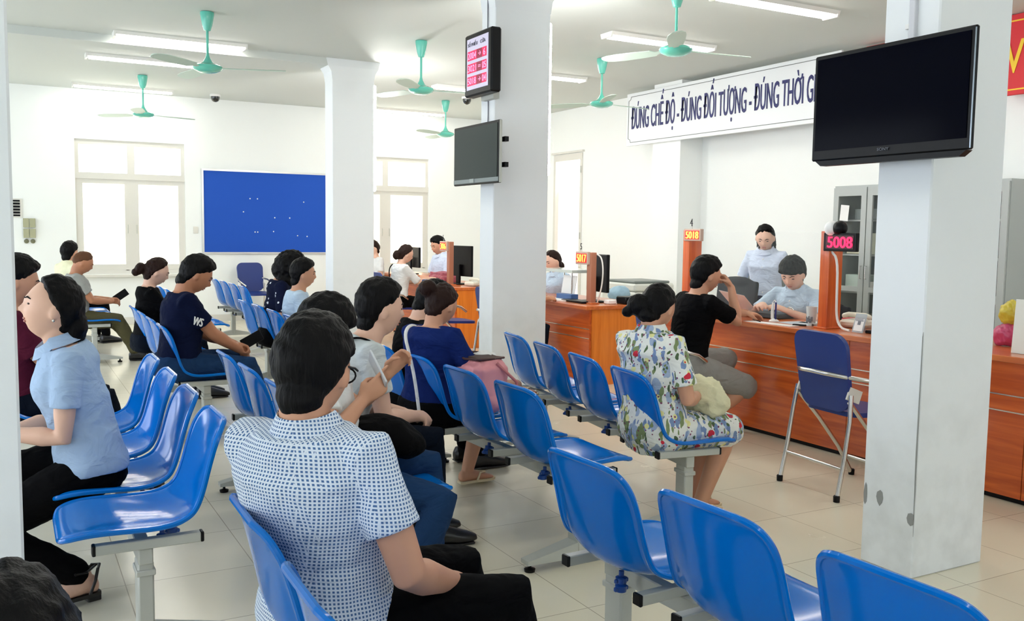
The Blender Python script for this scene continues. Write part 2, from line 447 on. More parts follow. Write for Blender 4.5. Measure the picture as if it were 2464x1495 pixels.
# windows ------------------------------------------------------------
pane = mat('frosted_pane_daylight', (255,253,240), .6, emis=WIN_E)
pane2 = mat('frosted_pane_warm_daylight', (255,246,222), .6, emis=WIN_E*.62)
pane3 = mat('grey_curtained_pane', (232,224,218), .7, emis=.35)
def far_window(n, x0, x1, z0, z1, mx, zt):
    g = bpy.data.objects.new('window_%d' % n, None); C.objects.link(g); g['kind'] = 'structure'
    fr = MB(); y = FY+.02; d = .05
    for a, b in ((x0,x0+.05),(x1-.05,x1)): fr.box(((a+b)/2,y+.05,(z0+z1)/2),(b-a,.09,z1-z0))
    fr.box(((x0+x1)/2,y+.05,z1-.035),(x1-x0,.09,.07)); fr.box(((x0+x1)/2,y+.05,z0+.03),(x1-x0,.09,.06))
    fr.box(((x0+x1)/2,y+.04,zt),(x1-x0,.10,.09)); fr.box((mx,y+.045,(z0+z1)/2),(.10,.08,z1-z0))
    fr.build('window_frame', M_TRIMW, g, smooth=False)
    for a, b in ((x0+.05,mx-.05),(mx+.05,x1-.05)):
        MB().box(((a+b)/2,y+.075,(zt+z1)/2),(b-a,.012,z1-zt-.16)).build('pane', pane, g, smooth=False)
        s = MB(); s.box(((a+b)/2,y+.03,zt-.075),(b-a,.05,.06)); s.box(((a+b)/2,y+.03,z0+.1),(b-a,.05,.08))
        for q in (a+.02,b-.02): s.box((q,y+.03,(z0+zt)/2),(.045,.05,zt-z0-.1))
        so = s.build('window_sash', M_TRIMW, g, smooth=False)
        MB().box(((a+b)/2,y+.075,(z0+zt)/2),(b-a,.012,zt-z0-.1)).build('pane', pane2, so, smooth=False)
        hx = b-.01 if a < mx-.2 else a+.01
        MB().tube([(hx,y-.02,1.30),(hx,y-.03,1.32),(hx,y-.03,1.40),(hx,y-.02,1.42)], .006, 8).build('window_handle', M_STEEL, so)
    MB().box(((x0+x1)/2,FY-.03,z0-.02),(x1-x0+.1,.16,.03)).build('window_sill', M_TRIMW, g, smooth=False)
far_window(1, W1[0], W1[1], W1[2], W1[3], 1.585, 2.10)
far_window(2, W2[0], W2[1], W2[2], W2[3], 5.42, 2.07)
# leaf door / tall window on the right wall
g = bpy.data.objects.new('window_3', None); C.objects.link(g); g['kind'] = 'structure'
y0, y1, z0, z1 = W3; fr = MB(); X = RX+.03
for a, b in ((y0,y0+.06),(y1-.06,y1)): fr.box((X,(a+b)/2,(z0+z1)/2),(.09,b-a,z1-z0))
fr.box((X,(y0+y1)/2,z1-.05),(.09,y1-y0,.10)); fr.box((X,(y0+y1)/2,z0+.06),(.09,y1-y0,.12)); fr.box((RX-.01,(y0+y1)/2,z1+.025),(.06,y1-y0+.08,.03))
fr.build('window_frame', M_TRIMW, g, smooth=False)
MB().box((X+.02,(y0+y1)/2,2.30),(.012,y1-y0-.12,.50)).build('pane', pane, g, smooth=False)
MB().box((X+.02,(y0+y1)/2,1.12),(.012,y1-y0-.12,1.86)).build('pane', pane3, g, smooth=False)
for z in (2.35, 1.35): MB().box((RX-.015,y0+.03,z),(.02,.02,.10)).build('hinge', M_STEEL, g, smooth=False)
# skirting
for nm, c, d in (('baseboard_far',((LX+RX)/2,FY-.008,.05),(RX-LX,.016,.10)),('baseboard_right',(RX-.008,(BY+FY)/2,.05),(.016,FY-BY,.10))):
    struct(nm, MB().box(c,d), M_TRIMW)

# ------------------------------------------------------------------ ceiling lights
M_FIX = mat('white_fixture_reflector', (238,238,234), .35)
M_TUBE = mat('lit_fluorescent_tube', (255,252,244), .5, emis=FIX_E)
def ceiling_light(x, y, label, L=1.25, lit=1):
    t = thing('ceiling_light', label, 'ceiling light', (x,y,CE), 0, 'fluorescent battens on the ceiling')
    MB().prism([(-.10,0),(.10,0),(.08,-.03),(-.08,-.03)], -L/2, L/2, axis=0).build('housing', M_FIX, t, smooth=False)
    for s in (-1,1): MB().tube([(-L/2+.03,s*.035,-.036),(L/2-.03,s*.035,-.036)], .013, 10).build('tube', M_TUBE, t)
    for s in (-1,1): MB().prism([(-.10,0),(.10,0),(.08,-.05),(-.08,-.05)], s*L/2-.01, s*L/2+.01, axis=0).build('end_cap', M_FIX, t, smooth=False)
    return t
for x, y, lb in ((1.6,9.9,'nearest batten on the left half of the ceiling, beside the near left fan'),
                 (1.45,11.3,'ceiling batten behind the near left fan hub'),
                 (1.45,13.69,'farthest left ceiling batten, close to the window wall'),
                 (5.6,13.75,'ceiling batten in the far corner, above the second window'),
                 (5.62,9.68,'short-looking batten showing just right of the middle pillar'),
                 (5.65,7.38,'ceiling batten below the large near fan hub, before the slogan banner'),
                 (5.55,5.73,'ceiling batten cut by the top edge of the photo, right of the near fan'),
                 (5.65,3.6,'added ceiling batten continuing the row on the right, brightening the counter'),  # battens from here down to the entrance wall are added to brighten the hall
                 (5.65,1.8,'added ceiling batten on the right, brightening the viewer side of the hall'),
                 (1.6,6.6,'added ceiling batten brightening the middle rows of seats'),
                 (1.6,4.2,'added ceiling batten brightening the nearest rows of seats'),
                 (1.6,1.8,'added ceiling batten brightening the entrance end of the seating'),
                 (1.6,-.6,'added ceiling batten nearest the entrance wall, brightening the hall'),
                 (5.55,11.15,'ceiling batten glimpsed behind the middle fan, right of the second pillar')):
    ceiling_light(x, y, lb)
M_VT = mat('bright_vertical_tube', (255,253,250), .5, emis=TUBE_E)
def vtube(x, y, z0, z1, label):
    t = thing('wall_lamp', label, 'lamp', (x,y,z0), 0, 'vertical tube lamps on the pillars')
    MB().box((-.03,0,(z1-z0)/2),(.035,.06,z1-z0+.06),bev=.004).build('housing', M_FIX, t)
    MB().tube([(.012,0,0),(.012,0,z1-z0)], .02, 12, rounded=True).build('tube', M_VT, t)
vtube(3.737,6.30,1.86,3.0,'bright vertical tube lamp on the right side of the middle pillar')
vtube(3.748,10.22,1.86,3.03,'bright vertical tube lamp on the right side of the far pillar')

# ------------------------------------------------------------------ ceiling fans
def fan_proto():
    t = thing('ceiling_fan', '', 'ceiling fan', (0,0,CE), 0, 'mint green ceiling fans')
    MB().lathe([(.02,0),(.058,-.004),(.060,-.02),(.044,-.11),(.028,-.16),(.012,-.165)]).build('canopy', M_MINT, t)
    MB().lathe([(.011,-.15),(.011,-.36),(.018,-.39),(.04,-.43),(.07,-.452)]).build('downrod', M_MINT, t)
    MB().lathe([(.02,-.448),(.085,-.452),(.122,-.468),(.128,-.482),(.115,-.502),(.07,-.522),(.02,-.528)], seg=32).build('motor_housing', M_MINT, t)
    for k in range(3):
        a = k*2*pi/3; m = Matrix.Rotation(a,3,'Z') @ Matrix.Rotation(R_(11),3,'X')
        b = MB(); prof = [(.13,.018),(.17,.024),(.20,.055),(.35,.066),(.50,.070),(.60,.062),(.655,.04),(.67,.012)]
        up_, dn = [], []
        rs = []
        for r, hw in prof: rs.append([(r,-hw,.003),(r,-hw*.4,.008),(r,hw*.4,.008),(r,hw,.003),(r,hw,-.001),(r,-hw,-.001)])
        b.rings(rs); b.v = [tuple(m @ Vector(v) + Vector((0,0,-.486))) for v in b.v]
        b.build('blade', M_BLADE, t)
    return t
fan0 = fan_proto(); first = True
for x, y, rz, lb in ((1.60,8.55,-20,'mint green ceiling fan nearest on the left, large against the ceiling'),
                     (1.55,12.5,15,'small far mint green fan above the big left window'),
                     (3.68,8.67,-10,'mint green fan between the far pillar and the red number board'),
                     (5.65,12.4,-30,'smallest mint green fan, far back just left of the monitor on the middle pillar'),
                     (5.72,8.48,5,'mint green fan whose blade crosses the slogan banner end'),
                     (4.38+.15,5.72,-8,'large near mint green fan cut by the top edge of the photo')):
    if first: fan0.location = (x,y,CE); fan0.rotation_euler = (0,0,R_(rz)); fan0['label'] = lb; first = False
    else: dup(fan0, (x,y,CE), R_(rz), lb)

# ------------------------------------------------------------------ benches of blue shell seats
def shell_mesh():
    prof = [(.246,.416),(.245,.424),(.238,.433),(.222,.438),(.19,.440),(.14,.434),(.06,.424),(-.02,.416),(-.09,.415),(-.145,.428),(-.182,.456),(-.203,.50),(-.215,.55),(-.226,.61),(-.238,.665),(-.245,.700),(-.251,.724),(-.256,.742),(-.260,.753),(-.263,.759)]
    hw = [.118,.150,.176,.193,.205,.210,.213,.213,.212,.209,.206,.203,.201,.199,.196,.190,.179,.162,.140,.108]
    curl = [0,0,.002,.006,.014,.024,.032,.036,.042,.050,.052,.050,.046,.040,.034,.026,.018,.010,.004,.0]
    us = [-1,-.97,-.9,-.78,-.6,-.35,0,.35,.6,.78,.9,.97,1]
    n = len(prof); T = []
    for i in range(n):
        a = Vector(prof[max(i-1,0)]); b = Vector(prof[min(i+1,n-1)]); t = (b-a).normalized(); T.append((t.y,-t.x))  # normal towards the sitter
    vs = []
    for i in range(n):
        nx, nz = T[i]; nx, nz = (-nx, -nz) if (nz < 0 and i < 10) else (nx, nz)
        if i >= 10 and nx < 0: nx, nz = -nx, -nz
        for u in us:
            c = curl[i]*abs(u)**2.2
            if abs(u) > .95: c -= .009*min(1, max(0, (n-3-i)/5), i/4)
            drop = 0
            x = prof[i][0]+nx*c; z = prof[i][1]+nz*c+drop
            vs.append((x, u*hw[i], z))
    k = len(us); fs = [(i*k+j, i*k+j+1, (i+1)*k+j+1, (i+1)*k+j) for i in range(n-1) for j in range(k-1)]
    me = bpy.data.meshes.new('s'); me.from_pydata(vs, [], fs); o = bpy.data.objects.new('s', me); C.objects.link(o)
    s = o.modifiers.new('a','SOLIDIFY'); s.thickness = .007; s.offset = 0
    # rolled rim: tube round the outline
    s2 = o.modifiers.new('b','SUBSURF'); s2.levels = 2; s2.render_levels = 2
    dg = bpy.context.evaluated_depsgraph_get(); out = bpy.data.meshes.new_from_object(o.evaluated_get(dg)); bpy.data.objects.remove(o)
    rim = [vs[j] for j in range(k)] + [vs[i*k+k-1] for i in range(1,n)] + [vs[(n-1)*k+j] for j in range(k-2,-1,-1)] + [vs[i*k] for i in range(n-2,0,-1)]
    rmb = MB(); pts = [Vector(p) for p in rim]
    for _ in range(3):
        pts = [q for i in range(len(pts)) for q in (pts[i]*.75+pts[(i+1)%len(pts)]*.25, pts[i]*.25+pts[(i+1)%len(pts)]*.75)]
    for p_ in pts: p_.x += 0
    rmb.tube(pts, .009, 8, closed=True)
    import bmesh
    b = bmesh.new(); b.from_mesh(out); b2 = rmb.mesh('r'); b.from_mesh(b2); b.to_mesh(out); b.free()
    out.polygons.foreach_set('use_smooth', [True]*len(out.polygons)); out.materials.clear(); out.materials.append(M_BLUE)
    return out
SHELL = shell_mesh(); SP = .51; CY0 = .19
def me_of(mb, m, name):
    me = mb.mesh(name); me.materials.append(m); return me
BR_ME = me_of(MB().box((-.01,0,0),(.32,.034,.032),bev=.003), M_STEEL, 'bracket')
CAP_ME = me_of(MB().box((0,0,0),(.012,.036,.034),bev=.003), M_BLACKP, 'end_cap')
KNOB_ME = me_of(MB().lathe([(.004,-.03),(.016,-.028),(.018,-.01),(.008,-.006),(.008,.01)]).box((0,0,-.02),(.05,.012,.014),bev=.003), mat('blue_wing_nut',(16,70,150),.4), 'wing_nut')
def bench_beam(n):
    return me_of(MB().box((-.0,-(n-1)*SP/2,.345),(.045,(n-1)*SP+.36,.055),bev=.004), M_STEEL, 'beam')
BEAMS = {}
LEG_ME = me_of(MB().box((0,0,.19),(.05,.085,.27),bev=.006).box((0,0,.29),(.06,.10,.02),bev=.003), M_STEEL, 'leg')
def foot_me():
    m = MB()
    for s in (-1,1):
        m.rings([[(s*.0,-.04,.035),(s*.0,.04,.035),(s*.0,.04,.105),(s*.0,-.04,.105)],[(s*.26,-.03,.035),(s*.26,.03,.035),(s*.26,.03,.052),(s*.26,-.03,.052)]])
    return me_of(m, M_STEEL, 'foot')
FOOT_ME = foot_me()
GLIDE_ME = me_of(MB().lathe([(.022,0),(.024,.012),(.012,.016),(.007,.018),(.007,.038)],seg=14), M_BLACKP, 'glide')
def bench(far, th, label, n=4, face=1, legs=None, skip=()):
    """far = world xy of the far top corner of the first backrest; the row runs towards the camera"""
    th = R_(th) + (0 if face > 0 else pi)
    sy = 1 if face > 0 else -1
    # local: x forward, seats run along -y*sy
    m = Matrix.Rotation(th,2)
    lc = Vector((-.262, CY0*sy)); o = Vector(far) - m @ lc
    t = thing('waiting_bench', label, 'bench', (o.x,o.y,0), th, 'rows of joined blue plastic seats')
    for k in range(n):
        y = -k*SP*sy
        if k in skip: continue
        link('seat', SHELL, None, t, loc=(0,y,0))
        for d in (-.175,.175):
            b = link('bracket', BR_ME, None, t, loc=(0,y+d,.389))
            for e in (-.173,.152): link('end_cap', CAP_ME, None, b, loc=(e,0,0))
        link('wing_nut', KNOB_ME, None, t, loc=(-.11,y-.02,.375)); link('wing_nut', KNOB_ME, None, t, loc=(-.07,y+.03,.375))
    if n not in BEAMS: BEAMS[n] = bench_beam(n)
    bo = link('beam', BEAMS[n], None, t, rot=(0,0,0 if sy > 0 else pi))
    for k in (legs if legs is not None else (0, n-1)):
        y = -k*SP*sy
        y += .13*sy if k == 0 else (-.13*sy if k == n-1 else 0)
        lg = link('leg', LEG_ME, None, t, loc=(0,y,0)); f = link('foot', FOOT_ME, None, lg)
        for e in (-.235,.235): link('glide', GLIDE_ME, None, lg, loc=(e,0,0))
    return t
def seatpos(b, k, face=1, fwd=-.045):
    sy = 1 if face > 0 else -1
    v = Matrix.Rotation(b.rotation_euler.z,2) @ Vector((fwd,-k*SP*sy)); return (b.location.x+v.x, b.location.y+v.y)
B1 = bench((1.40,2.36), 2.5, 'nearest empty bench of blue seats, lower right, before the near pillar')
B2 = bench((1.80,5.06), 1, 'bench of blue seats where the woman in navy with the pink bag sits')
B3 = bench((2.775,5.20), -8.5, 'bench of blue seats with the floral shirted woman on its near end, facing the counters')
BM = bench((.95,5.0), 0, 'bench of blue seats carrying the men in white and light grey')
BL = bench((.625,4.98), 0, 'bench of glossy blue seats facing left, with the woman in pale blue on it', face=-1)
BK = bench((.457,2.28), -1, 'bench of blue seats in the foreground where the man in the dotted shirt sits')
BN = bench((.86,8.06), 0, 'bench of blue seats where the man in the navy T-shirt reads his phone')
BD = bench((1.80,8.42), 0, 'bench of blue seats under the curly haired person in the dark patterned shirt')
BF = bench((2.25,12.05), 0, 'empty bench of blue seats standing farthest back before the blue board')
BQ = bench((1.42,11.25), 0, 'empty bench of blue seats seen between the woman in black and the man in navy')
BB = bench((.50,12.1), 0, 'far left bench of blue seats under the grey shirted man, near the big window')
BV = bench((-.10,7.0), 0, 'bench of blue seats under the man in maroon beside the left pillar')

# ------------------------------------------------------------------ counters
M_CHROMESTR = mat('aluminium_strip', (226,214,196), .25, metal=.8)
def counter(label, y0, y1, top, seams=(), depth=.72, end=M_WOODL, x=4.63, post=None):
    t = thing('service_counter', label, 'counter', (x,(y0+y1)/2,0)); L = y1-y0; h = L/2
    MB().box((depth/2-.015,0,top-.0175),(depth+.07,L+.04,.035),bev=.004).build('countertop', M_WOODT, t, smooth=False)
    fp = MB(); cuts = [-h]+[s-(y0+y1)/2 for s in seams]+[h]
    for a, b in zip(cuts, cuts[1:]): fp.box((.011,(a+b)/2,(top-.035+.03)/2),(.022,b-a-.004,top-.035-.03))
    fp.build('front_panel', M_WOODD, t, smooth=False)
    for s in (-1,1): MB().box((depth/2+.01,s*(h-.012),(top-.035)/2),(depth-.03,.024,top-.035)).build('end_panel', end, t, smooth=False)
    for z in (top-.214, top-.301): MB().box((-.0005,0,z),(.004,L-.01,.007)).build('metal_strip', M_CHROMESTR, t, smooth=False)
    MB().box((depth-.05,0,.35),(.02,L-.06,.62)).build('back_panel', M_WOODD, t, smooth=False)
    MB().box((.04,0,.015),(.03,L-.02,.03)).build('plinth', M_BLACKP, t, smooth=False)
    return t
counter('long cherry wood service counter at the right carrying the glass screen', 1.6, 5.95, .785, seams=(2.87,4.03))
counter('middle service counter with an orange end panel, behind the floral shirted woman', 6.98, 8.95, .735)
counter('far service counter beyond the middle pillar, holding a dark monitor', 9.85, 11.9, .735)

# posts and glass screen on the long counter
CT = .785
for y, zt, lb in ((4.36,1.43,'orange wooden post at the near end of the glass screen'),(5.78,1.43,'orange wooden post at the far end of the glass screen')):
    t = thing('screen_post', lb, 'post', (4.80,y,CT))
    MB().box((0,0,(zt-CT)/2),(.13,.075,zt-CT),bev=.003).build('post', M_WOODP, t, smooth=False)
    MB().box((0,0,.006),(.17,.11,.012),bev=.003).build('base_plate', M_WOODP, t, smooth=False)
t = thing('glass_screen', 'clear glass screen standing between the two orange posts', 'glass screen', (4.80,5.07,CT+.02))
MB().box((0,0,.31),(.008,1.335,.61)).build('pane', M_GLASSP, t, smooth=False)
for y in (-.6,.6): MB().box((0,y,-.008),(.03,.05,.024),bev=.002).build('clip', M_CHROME, t, smooth=False)

M_LEDCASE = mat('pale_display_case', (196,170,154), .4)
M_LEDP = mat('lit_red_led_panel', (232,30,40), .5, emis=.12)
M_LEDT = mat('lit_yellow_led_digits', (255,206,90), .5, emis=.35)
M_LEDR = mat('lit_red_led_digits', (255,30,80), .5, emis=.6)
M_LEDD = mat('dark_led_panel', (70,6,26), .4)
M_INK = mat('black_ink', (34,34,38), .7)
def counter_display(x, y, z, num, digit, label, case=M_LEDCASE, panel=M_LEDP, dig=M_LEDT, L=.17, D=.035, H=.095):
    t = thing('number_display', label, 'number display', (x,y,z), 0, 'LED number displays on the counters')
    MB().box((0,0,H/2),(D,L,H),bev=.004).build('case', case, t, smooth=False)
    MB().box((-D/2-.001,.0,H/2),(.003,L*.84,H*.72)).build('panel', panel, t, smooth=False)
    text('digits', num, H*.86, dig, t, wallm('-x', -D/2-.004, L*.37, H*.20), fit=L*.74, bold=.003)
    if digit:
        MB().tube([(0,L*.1,H),(0,L*.1,H+.03)], .002, 6).build('wire', M_STEEL, t)
        text('numeral', digit, .085, M_INK, t, wallm('-x', -.004, L*.22, H+.02), xs=.8)
    return t
counter_display(4.735, 5.69, 1.345, '5018', '4', 'pale number display reading 5018 on the far orange post, numeral 4 above', L=.20)
dk = counter_display(4.728, 4.22, 1.30, '5008', None, 'black number display with red digits 5008 beside the near orange post', case=M_BLACKP, panel=M_LEDD, dig=M_LEDR, L=.27, D=.03, H=.12)
# domed camera on top of the black display
t = thing('dome_webcam', 'black and white domed camera on top of the 5008 display', 'webcam', (4.735,4.27,1.42))
MB().ell((0,-.03,.03),(.045,.05,.048)).build('dome', M_BLACKP, t)
MB().ell((-.006,.03,.028),(.05,.05,.05)).build('cover', M_PAPER, t)

def cable(name, pts, r, m, label):
    p = [Vector(q) for q in pts]
    for _ in range(2): p = [p[0]]+[q for i in range(len(p)-1) for q in (p[i]*.75+p[i+1]*.25, p[i]*.25+p[i+1]*.75)]+[p[-1]]
    return tag(MB().tube(p, r, 8).build(name, m), label, 'cable')
M_CABLE = mat('white_cable', (228,226,220), .5)
cable('cable', [(4.76,4.33,1.30),(4.76,4.27,1.25),(4.765,4.27,1.0),(4.77,4.27,.86),(4.76,4.22,.80),(4.75,4.14,.792)], .008, M_CABLE, 'white cable hanging down beside the near orange post')

# post with display 5017 on the middle counter, and the far one
def desk_post(x, y, z, h, num, digit, label, dlabel):
    t = thing('display_post', label, 'post', (x,y,z))
    MB().box((0,0,h/2),(.06,.075,h),bev=.003).build('post', mat('brown_post_veneer',(172,112,86),.4), t, smooth=False)
    MB().box((0,0,.006),(.10,.15,.012),bev=.003).build('base_plate', M_WOODT, t, smooth=False)
    counter_display(x-.04, y+.09, z+h-.115, num, digit, dlabel, L=.21, H=.12)
desk_post(4.80, 7.22, .735, .48, '5017', '5', 'brown post on the middle counter carrying the 5017 display', 'pale number display reading 5017, numeral 5 above')
desk_post(4.78, 10.32, .735, .53, '306', '6', 'brown post on the far counter before the dark monitor', 'small pale number display on the far counter post')
cable('cable', [(4.82,7.16,1.2),(4.83,7.10,1.17),(4.83,7.07,1.05),(4.83,7.09,.9),(4.82,7.12,.80),(4.83,7.16,.745)], .007, M_CABLE, 'white cable looping down the brown 5017 post')

# monitors on counters --------------------------------------------------
def monitor(x, y, z, yaw, w_, h_, label, tilt=0):
    t = thing('computer_monitor', label, 'monitor', (x,y,z), R_(yaw))
    MB().box((0,0,.10+h_/2),(.035,w_,h_),bev=.006).build('back_cover', M_BLACKP, t, smooth=False)
    MB().box((.02,0,.10+h_/2),(.004,w_-.03,h_-.03)).build('screen', M_SCREEN, t, smooth=False)
    MB().box((-.045,0,.13),(.03,.075,.24),bev=.006).build('stand', M_BLACKP, t, smooth=False)
    MB().box((-.04,0,.008),(.17,.24,.016),bev=.005).build('foot', M_BLACKP, t, smooth=False)
    return t
monitor(4.98, 7.38, .735, -8, .44, .36, 'black computer monitor seen from behind on the middle counter')
monitor(4.98, 10.42, .735, 10, .46, .38, 'black computer monitor seen from behind on the far counter')
monitor(5.22, 3.93, .785, -10, .42, .34, 'dark computer monitor behind the glass by the near pillar')
t = thing('office_desk', 'pale desk at the far back under the brown monitor', 'desk', (5.3,12.9,0))
MB().box((0,0,.735),(.6,1.2,.03)).build('desktop', M_WOODT, t, smooth=False)
for q in (-.58,.58): MB().box((0,q,.36),(.55,.03,.72)).build('side_panel', M_WOODL, t, smooth=False)
monitor(5.3, 12.75, .75, 0, .50, .30, 'brown monitor at the far back, left of the woman in white')

# things on the long counter ------------------------------------------------
M_NAVYP = mat('navy_pen_plastic', (26,34,110), .35)
t = thing('pen_stand', 'white pen stand with a blue tethered pen upright on the counter', 'pen stand', (4.77,4.83,CT))
MB().lathe([(.035,0),(.036,.008),(.022,.018),(.008,.024)]).build('base', M_PAPER, t)
MB().tube([(0,.012,.02),(0,.014,.06),(0,.010,.135)], .0075, 10).build('holder', M_PAPER, t)
MB().tube([(0,-.014,.02),(0,-.014,.14)], .006, 10).build('pen', M_NAVYP, t)
MB().tube([(0,-.014,.14),(0,0,.155),(0,.018,.14),(0,.03,.08),(0,.028,.02)], .003, 8).build('cord', M_PAPER, t)
t = thing('printed_cup', 'white translucent cup with a dark printed band on the counter', 'cup', (4.83,4.54,CT))
MB().lathe([(.028,0),(.038,.13),(.036,.13),(.027,.004),(.002,.004)]).build('cup', mat('translucent_cup',(226,232,230),.3,alpha=.75), t)
cb = MB()
for k in range(9):
    a = pi+(-1+k*.25)*.9; cb.box((.0335*cos(a),.0335*sin(a),.035+.006*(k%3)),(.003,.008,.03+.01*(k%2)),rot=(0,0,a))
cb.build('print', mat('grey_print',(110,112,118),.6), t, smooth=False)
def card_holder(x, y, rz, label):
    t = thing('card_holder', label, 'card holder', (x,y,CT), R_(rz), 'clear stands with staff cards')
    rot = Euler((0,R_(18),0)).to_matrix()
    MB().box((.018,0,.062),(.003,.088,.125),rot=rot).build('stand', mat('clear_acrylic',(190,205,215),.08,alpha=.45), t, smooth=False)
    MB().box((.030,0,.05),(.003,.06,.1),rot=Euler((0,R_(-22),0)).to_matrix()).build('prop', mat('clear_acrylic',(190,205,215),.08,alpha=.45), t, smooth=False)
    MB().box((.0135,0,.052),(.003,.068,.082),rot=rot).build('card', M_PAPER, t, smooth=False)
    MB().box((.0155,0,.066),(.003,.022,.03),rot=rot).build('photo', mat('grey_portrait_print',(120,124,132),.7), t, smooth=False)
    MB().box((.0105,0,.028),(.003,.05,.004),rot=rot).build('line', mat('grey_print',(110,112,118),.6), t, smooth=False)
    return t
card_holder(4.82, 4.44, 6, 'clear card stand left of the near orange post, half behind it')
card_holder(4.74, 4.07, 0, 'clear card stand right of the near orange post')
def sheet(x, y, z, w_, l_, rz, label, m=M_PAPER, th=.0012, nm='paper_sheet', cat='paper'):
    return tag(MB().box((0,0,th/2),(w_,l_,th)).build(nm, m, None, smooth=False, loc=(x,y,z), rot=(0,0,R_(rz))), label, cat)
sheet(4.66, 4.75, CT, .10, .42, 4, 'white paper lying along the front edge of the long counter')
sheet(4.86, 4.66, CT, .20, .30, -8, 'grey blue paper lying behind the pen stand', mat('blue_grey_paper',(196,204,212),.6))
sheet(5.02, 4.62, CT, .18, .28, 10, 'white paper under the hands of the seated clerk')
tag(MB().box((0,0,.005),(.03,.09,.01),bev=.002).build('stapler', M_BLACKP, None, loc=(4.74,4.56,CT), rot=(0,0,.3)), 'small black clip lying on papers near the cup', 'clip')
tag(MB().box((0,0,.018),(.22,.32,.036),bev=.006).build('document_case', mat('black_leatherette',(24,24,30),.4), None, loc=(5.02,5.12,CT), rot=(0,0,.1)), 'black folder lying on the counter between the two men', 'folder')
tag(MB().tube([(-.09,0,.004),(.09,0,.004)], .004, 8, rounded=True).build('pen', M_BLACKP, None, loc=(4.70,4.93,CT), rot=(0,0,1.1)), 'thin black pen beside the pen stand', 'pen')
t = thing('desk_telephone', 'cream desk telephone behind the glass near the right card stand', 'telephone', (5.02,4.32,CT), .2)
MB().box((0,0,.03),(.18,.16,.05),bev=.015).build('base', mat('cream_plastic',(226,222,206),.4), t, smooth=False)
MB().tube([(0,-.09,.075),(0,-.06,.085),(0,.06,.085),(0,.09,.075)], .018, 10, rounded=True).build('handset', mat('cream_plastic',(226,222,206),.4), t)
tag(MB().box((0,0,.02),(.10,.14,.04),bev=.01).build('ink_pad', mat('red_plastic',(190,40,56),.4), None, loc=(5.22,4.52,CT+.0)), 'red box behind the glass beside the near post', 'box')
tag(MB().box((0,0,.01),(.14,.38,.02),bev=.004).build('keyboard', M_BLACKP, None, loc=(4.86,3.86,CT), rot=(0,0,.05)), 'black keyboard behind the glass by the near pillar', 'keyboard')
# right end: notice board and bags
sheet_o = tag(MB().box((0,0,.145),(.02,.34,.29),rot=(0,R_(4),0)).build('notice_stand', mat('cream_notice',(232,232,222),.6), None, smooth=False, loc=(4.75,2.865,CT)), 'cream notice panel standing on the counter at the right edge', 'notice')
yb = fuse(MB().ell((0,0,.07),(.06,.06,.07)).ell((.03,.03,.06),(.05,.05,.05)), .007, 2, .03, .04)
tag(link('plastic_bag', yb, mat('yellow_plastic_bag',(206,186,60),.3), None, loc=(5.02,3.235,CT+.12)), 'yellow plastic bag heaped behind the cream notice panel', 'bag')
pb = fuse(MB().ell((0,0,.065),(.06,.08,.065)).ell((.0,.03,.05),(.05,.05,.05)), .007, 2, .03, .04)
tag(link('plastic_bag', pb, mat('pink_plastic_bag',(196,70,110),.3), None, loc=(5.0,3.235,CT+.002)), 'pink plastic bag under the yellow one on the counter', 'bag')

# middle counter items
t = thing('glass_shelf', 'low glass shelf on legs at the left of the middle counter', 'shelf', (5.0,7.95,.735))
MB().box((0,0,.28),(.30,.62,.03)).build('shelf_board', mat('grey_glass_shelf',(206,216,210),.15), t, smooth=False)
for sx in (-.13,.13):
    for sy in (-.28,.28): MB().tube([(sx,sy,0),(sx,sy,.265)], .008, 8).build('leg', M_CHROME, t)
t = thing('document_stand', 'white sheet propped on a blue file by the black monitor', 'file', (4.85,7.72,.735), .1)
MB().box((0,0,.03),(.09,.24,.06),bev=.003).build('file', mat('blue_file',(70,104,156),.5), t, smooth=False)
MB().box((.03,.01,.15),(.006,.21,.18),rot=(0,R_(10),0)).build('sheet', M_PAPER, t, smooth=False)
sheet(4.76, 7.70, .735, .22, .34, 8, 'stack of white paper on the left of the middle counter', th=.012)
tag(MB().box((0,0,.01),(.14,.40,.02),bev=.004).build('keyboard', M_BLACKP, None, loc=(4.78,7.42,.735), rot=(0,0,-.05)), 'black keyboard in front of the monitor on the middle counter', 'keyboard')
tag(MB().box((0,0,.035),(.20,.16,.07),bev=.01).build('card_reader', M_BLACKP, None, loc=(5.14,7.08,.735)), 'black desk device right of the 5017 post', 'desk device')
tag(MB().box((0,0,.02),(.10,.08,.04),bev=.008).build('power_adapter', M_PAPER, None, loc=(4.95,7.12,.735)), 'white plug adapter beside the 5017 post', 'adapter')
# far counter items
t = thing('desk_telephone', 'cream telephone on the far counter beside the pillar', 'telephone', (4.95,9.98,.735), .2)
MB().box((0,0,.03),(.20,.18,.05),bev=.015).build('base', mat('cream_plastic',(226,222,206),.4), t, smooth=False)
MB().tube([(0,-.09,.075),(0,-.06,.085),(0,.06,.085),(0,.09,.075)], .018, 10, rounded=True).build('handset', mat('cream_plastic',(226,222,206),.4), t)
fo = fuse(MB().box((0,0,.04),(.26,.46,.08)).box((.02,.05,.10),(.24,.40,.05)), .012, 3, .03, .1)
tag(link('document_folder', fo, mat('dusty_red_folder',(158,70,84),.5), None, loc=(4.98,10.92,.735)), 'dusty red folders stacked before the woman in white', 'folder')
sheet(4.76, 10.68, .735, .18, .26, 8, 'white paper by the hands of the woman in white', th=.01)
tag(MB().box((0,0,.05),(.16,.10,.10),bev=.01).build('blue_box', mat('blue_file',(70,104,156),.5), None, loc=(5.2,10.02,.735)), 'blue box behind the cream telephone on the far counter', 'box')
def cardstand_small(): pass

